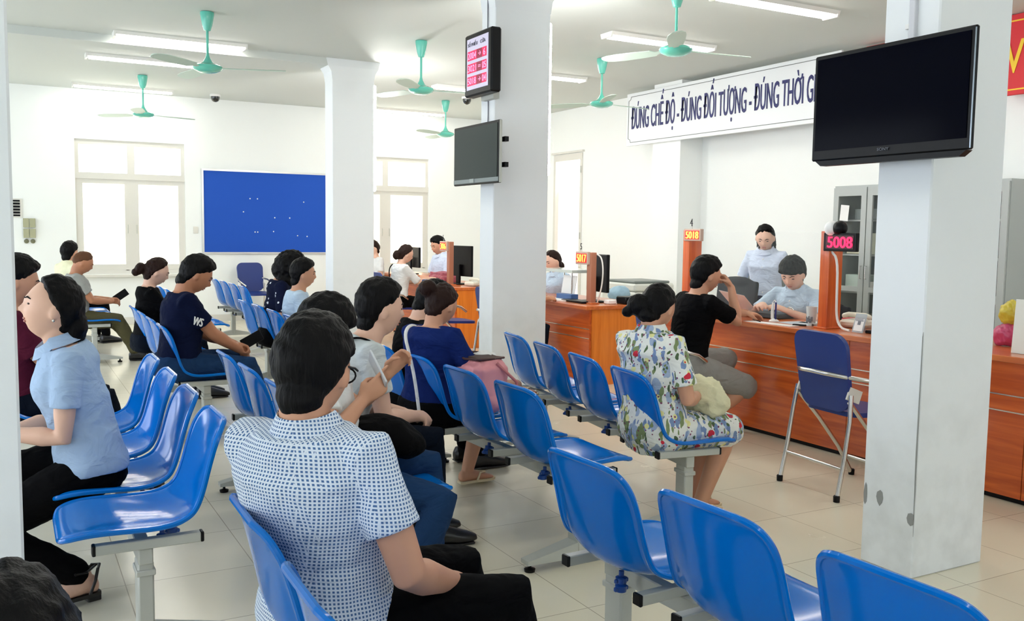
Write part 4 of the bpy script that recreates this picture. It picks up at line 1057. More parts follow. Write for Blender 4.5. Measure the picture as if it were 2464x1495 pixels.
def person(label, x, y, pz, yaw, s=1.0, lean=0, side=0, twist=0, head=(0,10,0), fem=False, skin=None,
           arms=None, legs=None, hair='short', hairm=None, top=None, sleeve=.62, collar=False, bottom=None, bot_len='long',
           shoes=None, vox=.008, bun=None, fat=1.0, hips=1.0, neckfwd=None, disp=.018, name='person', tophem=-.075, untuck=False, buttons=False, hand_curl=(.6,.6), point=(None,None), palm=(None,None), hdir=(None,None), knees=None):
    skin = skin or M_SKIN; hairm = hairm or M_HAIR
    yaw = R_(yaw); root = thing(name, label, 'person', (x,y,0), yaw, None)
    lean, side, twist = R_(lean), R_(side), R_(twist)
    # ---- spine
    N = 30; H = .58; st = [Vector((0,0,pz))]; fr = []
    for i in range(N+1):
        t = i/N*H
        a = lean*(.35+.65*min(1, t/.42)) if t < .45 else lean*(1)+ (R_(neckfwd) if neckfwd is not None else lean*.35)*min(1,(t-.45)/.08)
        rot = Matrix.Rotation(twist*min(1,t/.38),3,'Z') @ Matrix.Rotation(-side*min(1,t/.3),3,'X') @ Matrix.Rotation(a,3,'Y')
        fr.append(rot)
        if i < N: st.append(st[-1]+rot @ Vector((0,0,H/N*s)))
    def spn(t):
        u = max(0,min(N-1e-6,t/H*N)) if t >= 0 else 0; i = int(u); f = u-i
        p = st[i].lerp(st[i+1], f)
        if t < 0: p = st[0]+fr[0] @ Vector((0,0,t*s))
        return p, fr[i]
    sw = (.150 if fem else .170)*(.7+.3*fat)
    prof = [(-.10,.135,.100,.0),(-.05,.168*hips,.125,-.005),(.02,.170*hips,.125,-.008),(.10,.150*hips,.112,0),(.18,.138,.105,.006),(.26,.148,.112,.006),(.34,.158,.118,.004),(.40,.160,.108,-.002),(.44,.138,.090,-.008),(.465,.116,.078,-.010),(.485,.090,.068,-.008),(.505,.062,.058,-.004)]
    if fem: prof = [(t, a*(.94 if t > .1 else 1.03), b*(.95), c+(.016 if .27 < t < .37 else 0)) for t, a, b, c in prof]
    def torso(mb, inf, t0=-.10, t1=.50, fatx=fat):
        rs = []
        ts = [p[0] for p in prof]
        for t in np.arange(t0, t1+1e-6, .03):
            a = np.interp(t, ts, [p[1] for p in prof])*(fatx if t < .40 else (1+(fatx-1)*.5)); b = np.interp(t, ts, [p[2] for p in prof])*(fatx if t < .42 else 1); c = np.interp(t, ts, [p[3] for p in prof])
            p, f = spn(t)
            rs.append([p + f @ Vector((c+(b*s+inf)*np.sign(cos(q))*abs(cos(q))**.85, (a*s+inf)*np.sign(sin(q))*abs(sin(q))**.85, 0)) for q in [2*pi*k/28 for k in range(28)]])
        mb.rings(rs)
    shp, shf = spn(.425)
    SH = {1: shp+shf @ Vector((-.005,sw*s-.012,0)), -1: shp+shf @ Vector((-.005,-sw*s+.012,0))}
    la, lf = .275*s, .235*s
    arms = arms or {}; A = {}
    for sg, k in ((1,'L'),(-1,'R')):
        spec = arms.get(k, ((.22,sg*.10,.05), None))
        T = Vector((spec[0][0], spec[0][1], spec[0][2]+pz)); pole = Vector(spec[1]) if spec[1] else Vector((-.35,sg*.5,-1))
        E_, W_ = ik(SH[sg], T, la, lf, pole); A[sg] = (SH[sg], E_, W_)
    hw = .088*s*hips; lt, ls = .415*s, .40*s; G = {}
    legs = legs or {}
    for sg, k in ((1,'L'),(-1,'R')):
        spec = legs.get(k, ((.42,sg*.10), None))
        az = spec[0][2] if len(spec[0]) > 2 else .09
        Tt = Vector((spec[0][0], spec[0][1], az)); pole = Vector(spec[1]) if spec[1] else Vector((.6,0,1))
        Hp = Vector((.0,sg*hw,pz-.01)); K_, An = ik(Hp, Tt, lt, ls, pole); fd = spec[2] if len(spec) > 2 else 0
        G[sg] = (Hp, K_, An, fd)
    # ---- body
    b = MB(); torso(b, -.016, -.07, .49)
    npos, nf = spn(.49); hb, hf = spn(.530)
    hy, hp, hr = (R_(q) for q in head)
    HR = Matrix.Rotation(twist*.0+hy,3,'Z') @ Matrix.Rotation(hp,3,'Y') @ Matrix.Rotation(hr,3,'X')
    hs = s*1.03 if not fem else s*.99
    hc = hb + HR @ Vector((.024*s,0,.080*hs))
    nr = .050 if fem else .058
    jaw = hc + HR @ Vector((-.020,0,-.045*hs))
    b.tube([spn(.43)[0], npos, hb, jaw], [nr*1.25*s,nr*1.03*s,nr*s,nr*s], 20)
    i0 = len(b.v); hv = head_pts(SPH_D, hs, fem)
    b.add([hc + HR @ Vector(v) for v in hv], SPH_F)
    for sg in (1,-1):
        b.ell(hc + HR @ Vector((-.008*hs, sg*.079*hs, -.008*hs)), (.019*hs,.009*hs,.032*hs), rot=HR @ Euler((0,R_(-12),R_(sg*18))).to_matrix(), seg=14, ring=10)
    for sg in (1,-1):
        S_, E_, W_ = A[sg]
        inn = spn(.43)[0].lerp(S_, .45)
        b.tube([inn, S_, S_.lerp(E_,.3), S_.lerp(E_,.7), E_, E_.lerp(W_,.3), E_.lerp(W_,.75), W_], [r*s*(.9 if fem else 1)*(.4+.6*fat) for r in (.045,.052,.046,.041,.038,.040,.029,.0245)], 16, rounded=True)
        i = 0 if sg == 1 else 1
        fdv = (W_-E_).normalized()
        if hdir[i]: fdv = Vector(hdir[i]).normalized()
        pl = Vector(palm[i]) if palm[i] else Vector((0,-sg*.6,-.8))
        hand_into(b, W_, fdv, pl, sg, hand_curl[i], s*(.93 if fem else 1), point[i], grip=hand_curl[i])
    for sg in (1,-1):
        Hp, K_, An, fd = G[sg]
        b.tube([Hp, Hp.lerp(K_,.3), Hp.lerp(K_,.75), K_, K_.lerp(An,.25), K_.lerp(An,.7), An], [r*s*(.35+.65*fat) for r in (.082,.078,.062,.053,.052,.040,.034)], 18, rounded=True)
        f = Vector((cos(R_(fd)), sin(R_(fd)), 0)); l = Vector((-f.y,f.x,0)); z0 = An.z-.075*s
        def fp(a, c, h): return Vector((An.x,An.y,z0))+f*a*s+l*c*s+Vector((0,0,h*s))
        b.rings([[fp(a, w_*cos(q), max(h0+h*sin(q), .006)) for q in [2*pi*k/14 for k in range(14)]] for a, w_, h, h0 in
                 ((-.055,.018,.02,.03),(-.045,.030,.034,.034),(0,.034,.042,.042),(.06,.038,.030,.030),(.11,.044,.020,.020),(.15,.040,.014,.014),(.175,.022,.008,.010))])
    bm_ = fuse(b, vox, 3)
    link('body', bm_, skin, root)
    # ---- face
    def hp_at(dx, dy, dz, out=0):
        d = np.array([[dx,dy,dz]]); d = d/np.linalg.norm(d); p = head_pts(d, hs, fem)[0]
        return hc + HR @ (Vector(p) + Vector(d[0])*out)
    e = MB(); br = MB()
    for sg in (1,-1):
        e.ell(hp_at(.93,sg*.36,.05,.0005), (.006*hs,.0135*hs,.0042*hs), rot=HR, seg=12, ring=8)
        br.tube([hp_at(.95,sg*.16,.20,.001), hp_at(.9,sg*.34,.25,.002), hp_at(.78,sg*.52,.20,.001)], [.002,.0034,.0018], 6)
    e.build('eyes', M_EYE, root); br.build('eyebrows', hairm, root)
    lp = MB().ell(hp_at(.86,0,-.425,-.0018), (.0042*hs,.021*hs,.0046*hs), rot=HR, seg=14, ring=8).ell(hp_at(.85,0,-.53,-.0018), (.0046*hs,.018*hs,.0050*hs), rot=HR, seg=14, ring=8)
    lp.build('lips', M_LIP, root)
    # ---- hair
    if hair:
        az = np.degrees(np.abs(np.arctan2(SPH_D[:,1], SPH_D[:,0]))); hl = np.interp(az, *HAIRLINES[hair]); tt, tsd = HAIRT[hair]
        nz = np.array([mnoise.noise(Vector(d)*6+Vector((x*3,y*5,0))) for d in SPH_D])
        ww = np.where(az > 75, .34, .12) if hair in ('short','crop','fringe') else .12
        m = np.clip((SPH_D[:,2]-hl+nz*.06)/ww,0,1); m = m*m*(3-2*m) if hair not in ('short','crop','fringe') else np.clip(m,0,1)**.7
        thick = tsd+(tt-tsd)*np.clip((SPH_D[:,2]-.0)/.7,0,1)**.8
        if hair == 'short': thick = thick + .010*np.clip(SPH_D[:,0],0,1)*np.clip(SPH_D[:,2],0,1)
        base = head_pts(SPH_D, hs, fem)
        if hair == 'bob': base[:,2] = np.where(base[:,2] < 0, base[:,2]*1.10, base[:,2])
        smooth_ = np.stack([.097*SPH_D[:,0]*1.02,.078*SPH_D[:,1],.118*SPH_D[:,2]],1)*hs
        q = np.clip((SPH_D[:,2]+.5)/.6,0,1)[:,None]
        if hair in ('bob',): base = smooth_*(1)
        t_ = (-.010 + (thick*(1+.35*nz)+.010)*m)[:,None]
        hv2 = base+SPH_D*t_*hs
        hmb = MB().add([hc + HR @ Vector(v) for v in hv2], SPH_F)
        if hair in ('short','fringe','tied'): hmb.ell(hc + HR @ Vector((-.050*hs,0,(-.062 if hair != 'tied' else -.052)*hs)), (.046*hs,.056*hs,.052*hs), rot=HR)
        if bun:
            for (px_, py_, pz_, rx, ry, rz_) in bun: hmb.ell(hc + HR @ Vector((px_,py_,pz_)), (rx,ry,rz_), rot=HR)
            hme = fuse(hmb, .006, 2, .012, .03)
        else: hme = fuse(hmb, .006, 1, .010, .035)
        link('hair', hme, hairm, root)
    # ---- top
    if top:
        untuck = untuck or tophem < -.08
        tuck = not untuck
        c = MB(); torso(c, .006 if tuck else .013, tophem, .495 if collar else .486)
        for sg in (1,-1):
            S_, E_, W_ = A[sg]; inn = spn(.43)[0].lerp(S_, .4); pts = [inn, S_]; rr = [.055,.063]
            if sleeve <= 1:
                pts += [S_.lerp(E_, sleeve*.5), S_.lerp(E_, sleeve)]; rr += [.058,.060]
            else:
                pts += [S_.lerp(E_,.5), E_, E_.lerp(W_,.5), E_.lerp(W_,sleeve-1)]; rr += [.056,.051,.043,.036]
            c.tube(pts, [r*s*(.92 if fem else 1)*(.4+.6*fat) for r in rr], 18)
        cm = fuse(c, vox, 4, disp, .11); to = link('shirt' if collar else 'top', cm, top, root)
        if collar:
            k = MB(); q0, f0 = spn(.475); rings_ = []
            for (dt, rx, ry, lift) in ((0,.072,.070,0),(.03,.066,.064,.004),(.036,.070,.068,.006),(.006,.092,.088,-.004)):
                rings_.append([q0 + f0 @ Vector((.012+rx*s*cos(a), ry*s*sin(a), dt*s+lift-.030*(cos(a) > .35)*(cos(a)))) for a in [2*pi*j/28 for j in range(28)]])
            k.rings(rings_, cap=False, closed=True); k.build('collar', top, to)
        if buttons:
            for t in (.10,.18,.26,.34,.41):
                p, f = spn(t); bb_ = np.interp(t, [w_[0] for w_ in prof], [w_[2] for w_ in prof])*fat*s+.008+(.016 if fem and .27 < t < .37 else 0)
                MB().ell(p+f @ Vector((bb_,0,0)), (.004,.006,.006), seg=8, ring=6).build('button', M_PAPER, to)
    # ---- trousers
    if bottom:
        c = MB(); torso(c, .014 if not (untuck or tophem < -.08) else .002, -.08, .08)
        for sg in (1,-1):
            Hp, K_, An, fd = G[sg]
            if bot_len == 'long': pts = [Hp,Hp.lerp(K_,.3),Hp.lerp(K_,.75),K_,K_.lerp(An,.3),K_.lerp(An,.7),An.lerp(K_,.06)]; rr = [.096,.092,.076,.069,.064,.056,.052]
            else: pts = [Hp,Hp.lerp(K_,.3),Hp.lerp(K_,.75),Hp.lerp(K_,.97)]; rr = [.098,.098,.090,.088]
            c.tube(pts, [r*s*(.35+.65*fat) for r in rr], 18, rounded=True)
        link('trousers' if bot_len == 'long' else 'shorts', fuse(c, vox, 4, disp, .09), bottom, root)
    if shoes:
        for sg in (1,-1):
            Hp, K_, An, fd = G[sg]; f = Vector((cos(R_(fd)), sin(R_(fd)), 0)); l = Vector((-f.y,f.x,0)); z0 = An.z-.075*s
            def fp(a, c_, h): return Vector((An.x,An.y,z0))+f*a*s+l*c_*s+Vector((0,0,h*s))
            k = MB()
            if shoes == 'sandal':
                k.rings([[fp(a,w_,-.004),fp(a,-w_,-.004),fp(a,-w_,.010),fp(a,w_,.010)] for a, w_ in ((-.06,.02),(-.04,.034),(.04,.036),(.11,.046),(.16,.042),(.185,.02))])
                k.tube([fp(.04,.046,.008),fp(.07,.03,.05),(fp(.12,0,.045)),fp(.13,.0,.02)], .006, 8); k.tube([fp(.04,-.046,.008),fp(.07,-.03,.05),fp(.12,0,.045)], .006, 8)
                k.build('sandal', mat('cream_sandal',(222,206,170),.6), root)
            elif shoes == 'heel':
                k.rings([[fp(a,w_,-.006-.0*a),fp(a,-w_,-.006),fp(a,-w_,.008),fp(a,w_,.008)] for a, w_ in ((-.06,.02),(-.04,.034),(.04,.036),(.11,.046),(.16,.042),(.185,.02))])
                k.box(fp(-.035,0,-.035),(.05,.045,.062),rot=(0,0,R_(fd)),bev=.004)
                k.tube([fp(-.01,.045,.012),fp(-.03,.045,.06),fp(-.045,.03,.10),fp(-.062,0,.105),fp(-.045,-.03,.10),fp(-.03,-.045,.06),fp(-.01,-.045,.012)], .006, 8)
                k.tube([fp(.04,.045,.10),fp(.048,0,.105),fp(.0,-.045,.10),fp(-.05,-.01,.10),fp(.0,.045,.10)], .005, 8, closed=True)
                k.tube([fp(.12,.048,.008),fp(.12,.03,.045),fp(.12,-.03,.045),fp(.12,-.048,.008)], .009, 8)
                k.build('sandal', mat('black_strap_leather',(22,18,18),.35), root)
            else:
                k.rings([[fp(a, w_*cos(q), max(h0+h*sin(q), -.012)) for q in [2*pi*j/16 for j in range(16)]] for a, w_, h, h0 in
                    ((-.075,.022,.03,.03),(-.06,.038,.048,.036),(0,.043,.058,.044),(.06,.047,.042,.034),(.12,.053,.032,.022),(.17,.048,.024,.014),(.205,.024,.014,.008))])
                k.box(fp(.06,0,-.008),(.26*s,.085*s,.012),rot=(0,0,R_(fd)),bev=.004)
                k.build('shoe', shoes, root)
    root['_d'] = 0; del root['_d']
    rz = Matrix.Rotation(yaw,3,'Z')
    def world(v): return rz @ v + Vector((x,y,0))
    return dict(root=root, hand={k: world(A[sg][2]) for k, sg in (('L',1),('R',-1))}, head=world(hc), HR=rz @ HR, hs=hs, sh={k: world(SH[sg]) for k, sg in (('L',1),('R',-1))}, spn=spn, world=world, hp_at=hp_at, knee={k: world(G[sg][1]) for k, sg in (('L',1),('R',-1))})

M_BLACKSHOE = mat('black_shoe_leather', (20,20,22), .35)
M_NAVY = cloth('navy_cotton', (14,22,50)); M_BLK = cloth('black_cotton', (8,8,10)); M_JEANS = cloth('blue_denim', (30,56,92)); M_JEAND = cloth('dark_denim', (13,20,32))
M_PALEB = cloth('pale_blue_cotton', (168,192,222)); M_WHITEC = cloth('white_cotton', (232,234,234)); M_GREYC = cloth('light_grey_cotton', (204,212,214)); M_TROU = cloth('black_trouser_cloth', (6,6,8))
M_MAROON = cloth('maroon_cotton', (84,26,46)); M_OLIVE = cloth('olive_trouser_cloth', (84,80,56)); M_GREYSH = cloth('grey_shorts_cloth', (150,150,146)); M_NAVYW = cloth('navy_jersey', (20,38,96))
M_GREYBALD = cloth('warm_grey_cotton', (160,162,158)); M_YELC = cloth('pale_yellow_cotton', (236,234,200)); M_UNI = cloth('uniform_blue_cotton', (190,210,228)); M_UNIW = cloth('uniform_pale_blue_stripe', (206,218,238))
M_CREAM = cloth('cream_quilted_cloth', (226,222,186))
M_FLORAL = floral('tropical_floral_cotton', (232,234,228)); M_FLORAL2 = M_FLORAL
def polka():
    m = cloth('navy_cloth_white_shapes', (20,26,50)); nt = m.node_tree; b = nt.nodes['Principled BSDF']
    tc = node(nt,'ShaderNodeTexCoord'); v = node(nt,'ShaderNodeTexVoronoi'); v.inputs['Scale'].default_value = 15
    nt.links.new(tc.outputs['Object'], v.inputs['Vector']); f = mmath(nt,'LESS_THAN',v.outputs['Distance'],.17)
    nt.links.new(cmix(nt,f,lin((20,26,50)),lin((220,224,230))), b.inputs['Base Color']); return m
M_POLKA = polka()

def phone(pos, rot, label, m=None):
    t = tag(MB().box((0,0,0),(.075,.008,.150),bev=.003).build('mobile_phone', m or M_BLACKP, None, smooth=False, loc=pos, rot=rot), label, 'phone')
    return t

P = {}
# --- foreground ------------------------------------------------------------
sx, sy_ = seatpos(BK, 0)
P['dots'] = person('man in a white shirt with tiny blue dots seen from behind in the foreground', sx-.015, sy_-.0, .475, 4, s=1.0, lean=-13, twist=34, neckfwd=16, head=(44,14,0), top=M_DOTS, collar=True,
    bottom=M_TROU, shoes=M_BLACKSHOE, vox=.006, fat=1.12, tophem=-.12,
    arms={'L':((.12,.24,.02),(-1,.7,-.8)),'R':((.27,-.12,.07),(-.6,-.9,-.6))},
    legs={'L':((.50,.12),None,8),'R':((.46,-.20),None,-8)})
sx, sy_ = seatpos(BL, 2, -1)
hd = P['dots']; gl = MB(); HM = hd['HR']; hc_ = hd['head']
for sg in (-1,1):
    gl.tube([hc_+HM @ Vector(q) for q in ((-.015,sg*.084,.0),(.0,sg*.086,.012),(.05,sg*.082,.014),(.098,sg*.070,.012))], .0028, 8)
    gl.tube([hc_+HM @ Vector((.108,sg*.036+.026*cos(a*pi/8),.0+.019*sin(a*pi/8))) for a in range(16)], .0024, 8, closed=True)
gl.tube([hc_+HM @ Vector((.110,-.010,.004)), hc_+HM @ Vector((.112,.010,.004))], .0024, 8)
tag(gl.build('eyeglasses', M_BLACKP), 'thin black eyeglasses on the man in the dotted shirt', 'eyeglasses')
P['pale'] = person('woman in a pale blue shirt and black trousers, in profile at the left', sx-.155, sy_, .50, 180, s=.99, lean=16, head=(0,-12,0), fem=True, skin=M_SKIN2, top=M_PALEB, collar=True,
    bottom=M_TROU, shoes='heel', vox=.006, hair='tied', bun=[(-.085,0,-.06,.045,.055,.075)], fat=1.0, tophem=-.01, untuck=True, neckfwd=-4,
    arms={'L':((.30,.06,.16),(-.6,.5,-1)),'R':((.30,-.08,.12),None)},
    legs={'L':((.04,.08,.10),(1,0,.9),16),'R':((.26,-.12,.10),None,6)})
# earring
hp = P['pale']; tag(None or MB().ell((0,0,0),(.005,.005,.006),seg=10,ring=8).build('earring', M_CHROME, None, loc=hp['world'](hp['hp_at'](-.06,.99,-.30,.012))), 'small pearl earring on the woman in pale blue', 'earring')
P['crown'] = person('black haired head cut by the bottom left corner of the photo', -.012, .87, .39, 92, s=.97, lean=46, head=(0,40,0), hair='fringe', top=M_BLK, bottom=M_TROU, vox=.008, shoes=M_BLACKSHOE)
# --- middle row --------------------------------------------------------------
sx, sy_ = seatpos(BM, 3)
P['bag'] = person('young man in white and jeans with a black bag on his lap', sx-.11, sy_+.02, .48, -8, s=.95, lean=-15, side=9, head=(8,30,0), neckfwd=16, hair='fringe', top=M_WHITEC,
    bottom=M_JEANS, shoes=M_BLACKSHOE, vox=.007, arms={'L':((.22,.08,.36),(.2,.7,-1)),'R':((.09,-.10,.30),(.2,-.5,-1))},
    legs={'L':((.42,.12),None,0),'R':((.15,-.40,.12),(1,-.35,.15),-50)}, hand_curl=(.7,.9), point=(None,.15), hdir=((.6,0,.7),(.75,-.2,.7)), palm=((0,-.7,-.3),(0,.8,-.2)))
phone(P['bag']['hand']['R']+Vector((.06,.015,.10)), (R_(-20),R_(40),R_(75)), 'phone held up by the young man behind the dotted shirt', mat('pale_phone_back',(196,200,204),.3))
bag = MB(); bag.ell((0,0,.09),(.15,.12,.075)).ell((.06,-.03,.08),(.10,.10,.065)).box((-.02,.02,.09),(.18,.17,.09),bev=.04)
tag(link('shoulder_bag', fuse(bag,.01,5,.03,.1), M_BLK, None, loc=(1.22,sy_-.01,.535), rot=(R_(6),R_(10),0)), 'black soft bag lying on the lap of the young man in jeans', 'bag')
sx, sy_ = seatpos(BM, 2)
P['grey'] = person('man in a light grey T-shirt with a dark strap, leaning forward in profile', sx+.04, sy_, .48, -4, s=1.0, lean=27, head=(2,4,0), hair='short', skin=M_SKIN2, top=M_GREYC, bottom=M_JEAND, shoes=M_BLACKSHOE, vox=.007,
    neckfwd=0, arms={'L':((.34,.06,.10),None),'R':((.36,-.04,.10),None)})
# --- second row ----------------------------------------------------------------
sx, sy_ = seatpos(B2, 1)
P['navyw'] = person('woman in a navy jersey with brown hair in a bun, seen from behind', sx-.12, sy_, .465, 6, s=.93, lean=4, twist=22, head=(20,30,0), fem=True, hair='tied', hairm=M_HAIRB, bun=[(-.105,.035,.045,.046,.052,.046)],
    top=M_NAVYW, sleeve=.72, bottom=M_TROU, bot_len='short', shoes='sandal', vox=.007, fat=1.16, neckfwd=14,
    arms={'L':((.28,.06,.20),None),'R':((.30,-.08,.22),(-.2,-.8,-.9))}, legs={'L':((.74,.26,.50),(1,0,.4),10),'R':((.30,.10),None,0)})
sx, sy_ = seatpos(B2, 0)
P['dark2'] = person('person in dark clothes bending over a phone, beyond the woman in navy', sx-.03, sy_, .45, 0, s=.94, lean=14, head=(0,36,0), hair='fringe', top=M_BLK, bottom=M_TROU, shoes=M_BLACKSHOE, vox=.009, skin=M_SKIN2)
# --- third row -------------------------------------------------------------------
sx, sy_ = seatpos(B3, 3)
P['floral'] = person('woman in a tropical floral blouse on the near end seat, seen from behind', sx-.06, sy_, .49, -6, s=.95, lean=-7, twist=24, head=(26,26,0), fem=True, skin=M_SKIN, hair='tied', bun=[(-.085,.045,-.025,.055,.06,.055),(-.10,.085,-.065,.03,.03,.028),(-.07,.0,-.07,.04,.045,.03)],
    top=M_FLORAL, collar=True, sleeve=.74, bottom=M_FLORAL, bot_len='short', shoes='sandal', vox=.006, fat=1.12, tophem=-.12, neckfwd=16,
    arms={'L':((.20,.06,.12),None),'R':((.22,-.04,.14),(-.3,-.7,-1))}, legs={'L':((.30,.10,.10),None,5),'R':((.25,-.04,.10),None,-12)})
tag(link('folded_cloth', fuse(MB().ell((0,0,.05),(.10,.16,.10)).ell((.02,.02,.10),(.08,.12,.06)),.01,3,.05,.05), M_CREAM, None, loc=(P['floral']['knee']['R'].x-.12, P['floral']['knee']['R'].y+.06, .55)), 'cream crinkled bag on the lap of the woman in florals', 'bag')
# --- man in navy T-shirt ------------------------------------------------------------
sx, sy_ = seatpos(BN, 3)
P['navy'] = person('man in a navy T-shirt and jeans reading a phone, in profile', sx-.10, sy_, .49, 0, s=1.02, lean=6, head=(0,30,0), hair='short', skin=M_SKIN3, top=M_NAVY, sleeve=.66, bottom=M_JEANS, shoes=M_BLACKSHOE, vox=.007, neckfwd=16, fat=1.12,
    arms={'L':((.37,.03,.12),None),'R':((.38,-.03,.09),(-.3,-.5,-1))}, hand_curl=(.9,.9), legs={'L':((.50,.12),None,0),'R':((.56,-.12),None,0)})
h = (P['navy']['hand']['R']+P['navy']['hand']['L'])/2
phone(h+Vector((.10,0,.045)), (0,R_(62),0), 'phone in the hands of the man in the navy T-shirt')
p, f = P['navy']['spn'](.42); s0 = P['navy']['sh']['R']
text('sleeve_lettering', 'WS', .075, M_PAPER, P['navy']['root'], Matrix.Translation(Vector((.045,-.247,.50+.285))) @ Matrix(((1,0,0,0),(0,0,-1,0),(0,1,0,0),(0,0,0,1))) @ Matrix.Rotation(R_(-18),4,'Z'), fit=.06, bold=.003, ext=.006)
# --- others on the left ------------------------------------------------------------
sx, sy_ = seatpos(BN, 0)
P['clip'] = person('woman in a black top, reddish hair in a clip, left of the navy T-shirt man', sx-.10, sy_, .48, 0, s=.94, lean=3, head=(0,22,0), fem=True, skin=M_SKIN2, hair='tied', hairm=M_HAIRB, bun=[(-.125,0,-.02,.04,.04,.05),(-.145,0,-.06,.03,.03,.03)], top=M_BLK, sleeve=1.6, bottom=M_JEAND, shoes=M_BLACKSHOE, vox=.009, neckfwd=12,
    arms={'L':((.34,.08,.04),None),'R':((.34,-.06,.02),None)})
sx, sy_ = seatpos(BB, 3)
P['bald'] = person('man in a grey shirt with cropped hair holding a phone, far left', sx-.12, sy_, .46, 0, s=.95, lean=3, head=(0,26,0), skin=M_SKIN3, hair='crop', hairm=M_HAIRS, top=M_GREYBALD, sleeve=.66, bottom=M_OLIVE, shoes=M_BLACKSHOE, vox=.010, fat=1.15, neckfwd=16,
    arms={'L':((.33,.03,.18),None),'R':((.34,-.03,.16),(-.3,-.5,-1))}, legs={'L':((.62,.14),None,0),'R':((.56,-.10),None,0)})
h = (P['bald']['hand']['R']+P['bald']['hand']['L'])/2
phone(h+Vector((.10,0,.05)), (0,R_(55),0), 'phone in the hands of the cropped haired man in grey')
sx, sy_ = seatpos(BB, 0)
P['yellow'] = person('man in a pale yellow shirt before the window, only head and shoulder showing', sx-.12, sy_, .49, 25, s=.98, lean=4, head=(20,4,0), hair='short', skin=M_SKIN, top=M_YELC, collar=True, bottom=M_TROU, vox=.012, shoes=M_BLACKSHOE)
sx, sy_ = seatpos(BV, 3)
P['maroon'] = person('man in a maroon T-shirt half hidden by the left pillar', sx-.12, sy_, .49, 2, s=1.03, lean=-1, head=(2,14,0), hair='short', skin=M_SKIN, top=M_MAROON, sleeve=.7, bottom=M_JEAND, shoes=M_BLACKSHOE, vox=.009, fat=1.08,
    arms={'L':((.34,.10,.06),None),'R':((.34,-.08,.06),None)}, legs={'L':((.52,.12),None,0),'R':((.50,-.10),None,0)})
sx, sy_ = seatpos(BD, 1)
P['curly'] = person('person with a mass of dark curly hair in a navy top with white shapes', sx-.06, sy_, .50, -8, s=1.0, lean=10, head=(-4,30,0), fem=True, hair='bob', top=M_POLKA, sleeve=.8, bottom=M_TROU, shoes=M_BLACKSHOE, vox=.009, neckfwd=8,
    bun=[(-.02,0,-.05,.115,.10,.10),(.02,.03,-.12,.08,.08,.07),(.02,-.04,-.12,.08,.07,.07)])
sx, sy_ = seatpos(BD, 2)
P['boy'] = person('young man in a pale blue shirt beside the curly haired person', sx-.03, sy_, .47, -6, s=.94, lean=6, head=(-6,4,0), hair='short', skin=M_SKIN, top=M_UNI, sleeve=.7, bottom=M_JEAND, shoes=M_BLACKSHOE, vox=.009)
# --- counter people -------------------------------------------------------------------
P['blackT'] = person('man in a black T-shirt and grey shorts leaning on the counter, hand at his face', 4.06, 4.92, .51, -4, s=1.02, lean=14, twist=-2, head=(-8,10,0), hair='short', skin=M_SKIN, top=M_BLK, sleeve=.72, bottom=M_GREYSH, bot_len='short', shoes='sandal', vox=.007, neckfwd=4,
    arms={'L':((.66,.10,.31),(.2,.5,-1)),'R':((.29,-.09,.53),(.75,-.05,-.8))}, hand_curl=(.5,1.0), legs={'L':((.40,.12,.10),None,0),'R':((.06,-.12,.12),(1,-.15,.3),-10)}, hdir=(None,(-.35,.5,.75)), palm=((0,0,-1),(-.8,.3,0)))
P['clerk'] = person('standing woman clerk in a pale blue blouse behind the glass screen', 5.98, 6.17, .80, 212, s=.98, lean=8, head=(6,26,0), fem=True, skin=M_SKIN2, hair='tied', bun=[(-.06,.055,-.10,.035,.03,.12),(-.06,-.055,-.10,.035,.03,.10)], top=M_UNIW, collar=True, sleeve=.8, buttons=True, bottom=M_NAVY, shoes=M_BLACKSHOE, vox=.008, tophem=-.02,
    legs={'L':((.02,.10),(1,0,0),0),'R':((.02,-.10),(1,0,0),0)}, arms={'L':((.10,.22,-.02),None),'R':((.10,-.22,-.02),None)}, neckfwd=10)
P['clerkm'] = person('seated male clerk in a pale blue shirt behind the glass, reading papers', 5.36, 5.16, .52, 196, s=1.0, lean=12, head=(8,26,0), skin=M_SKIN2, hair='fringe', top=M_UNI, collar=True, sleeve=.75, buttons=True, bottom=M_TROU, shoes=M_BLACKSHOE, vox=.007, neckfwd=10,
    arms={'L':((.36,.10,.32),(-.1,.7,-.6)),'R':((.42,-.12,.34),(-.1,-.7,-.6))}, hand_curl=(.4,.6))
office_chair(5.56, 5.22, 196, 'dark office chair under the seated male clerk', M_OFF, .86)
h = P['clerkm']['hand']['R']; tag(MB().box((0,0,0),(.21,.0015,.297)).build('held_paper', M_PAPER, None, smooth=False, loc=h+Vector((-.10,.10,.04)), rot=(R_(62),R_(8),R_(-70))), 'white sheet held up by the seated male clerk', 'paper')
tag(MB().tube([(0,0,0)]+[(.0,.0,.0)],.001,4).build('x',M_CHROME) if False else MB().tube([(.030*cos(a*pi/10),.030*sin(a*pi/10),0) for a in range(20)],.005,8,closed=True).build('wrist_watch', M_CHROME, None, loc=P['clerkm']['hand']['L']+Vector((.02,-.0,.0)), rot=(0,R_(80),R_(10))), 'metal wristwatch on the seated male clerk', 'watch')
P['white'] = person('woman in a white lace top sitting at the far counter, reddish tied hair', 4.25, 10.72, .52, 2, s=.98, lean=8, head=(0,20,0), fem=True, skin=M_SKIN2, hair='tied', hairm=M_HAIRB, bun=[(-.11,0,-.05,.05,.05,.06)], top=M_WHITEC, sleeve=.9, bottom=M_TROU, shoes=M_BLACKSHOE, vox=.010, neckfwd=8,
    arms={'L':((.44,.10,.26),None),'R':((.44,-.06,.26),None)})
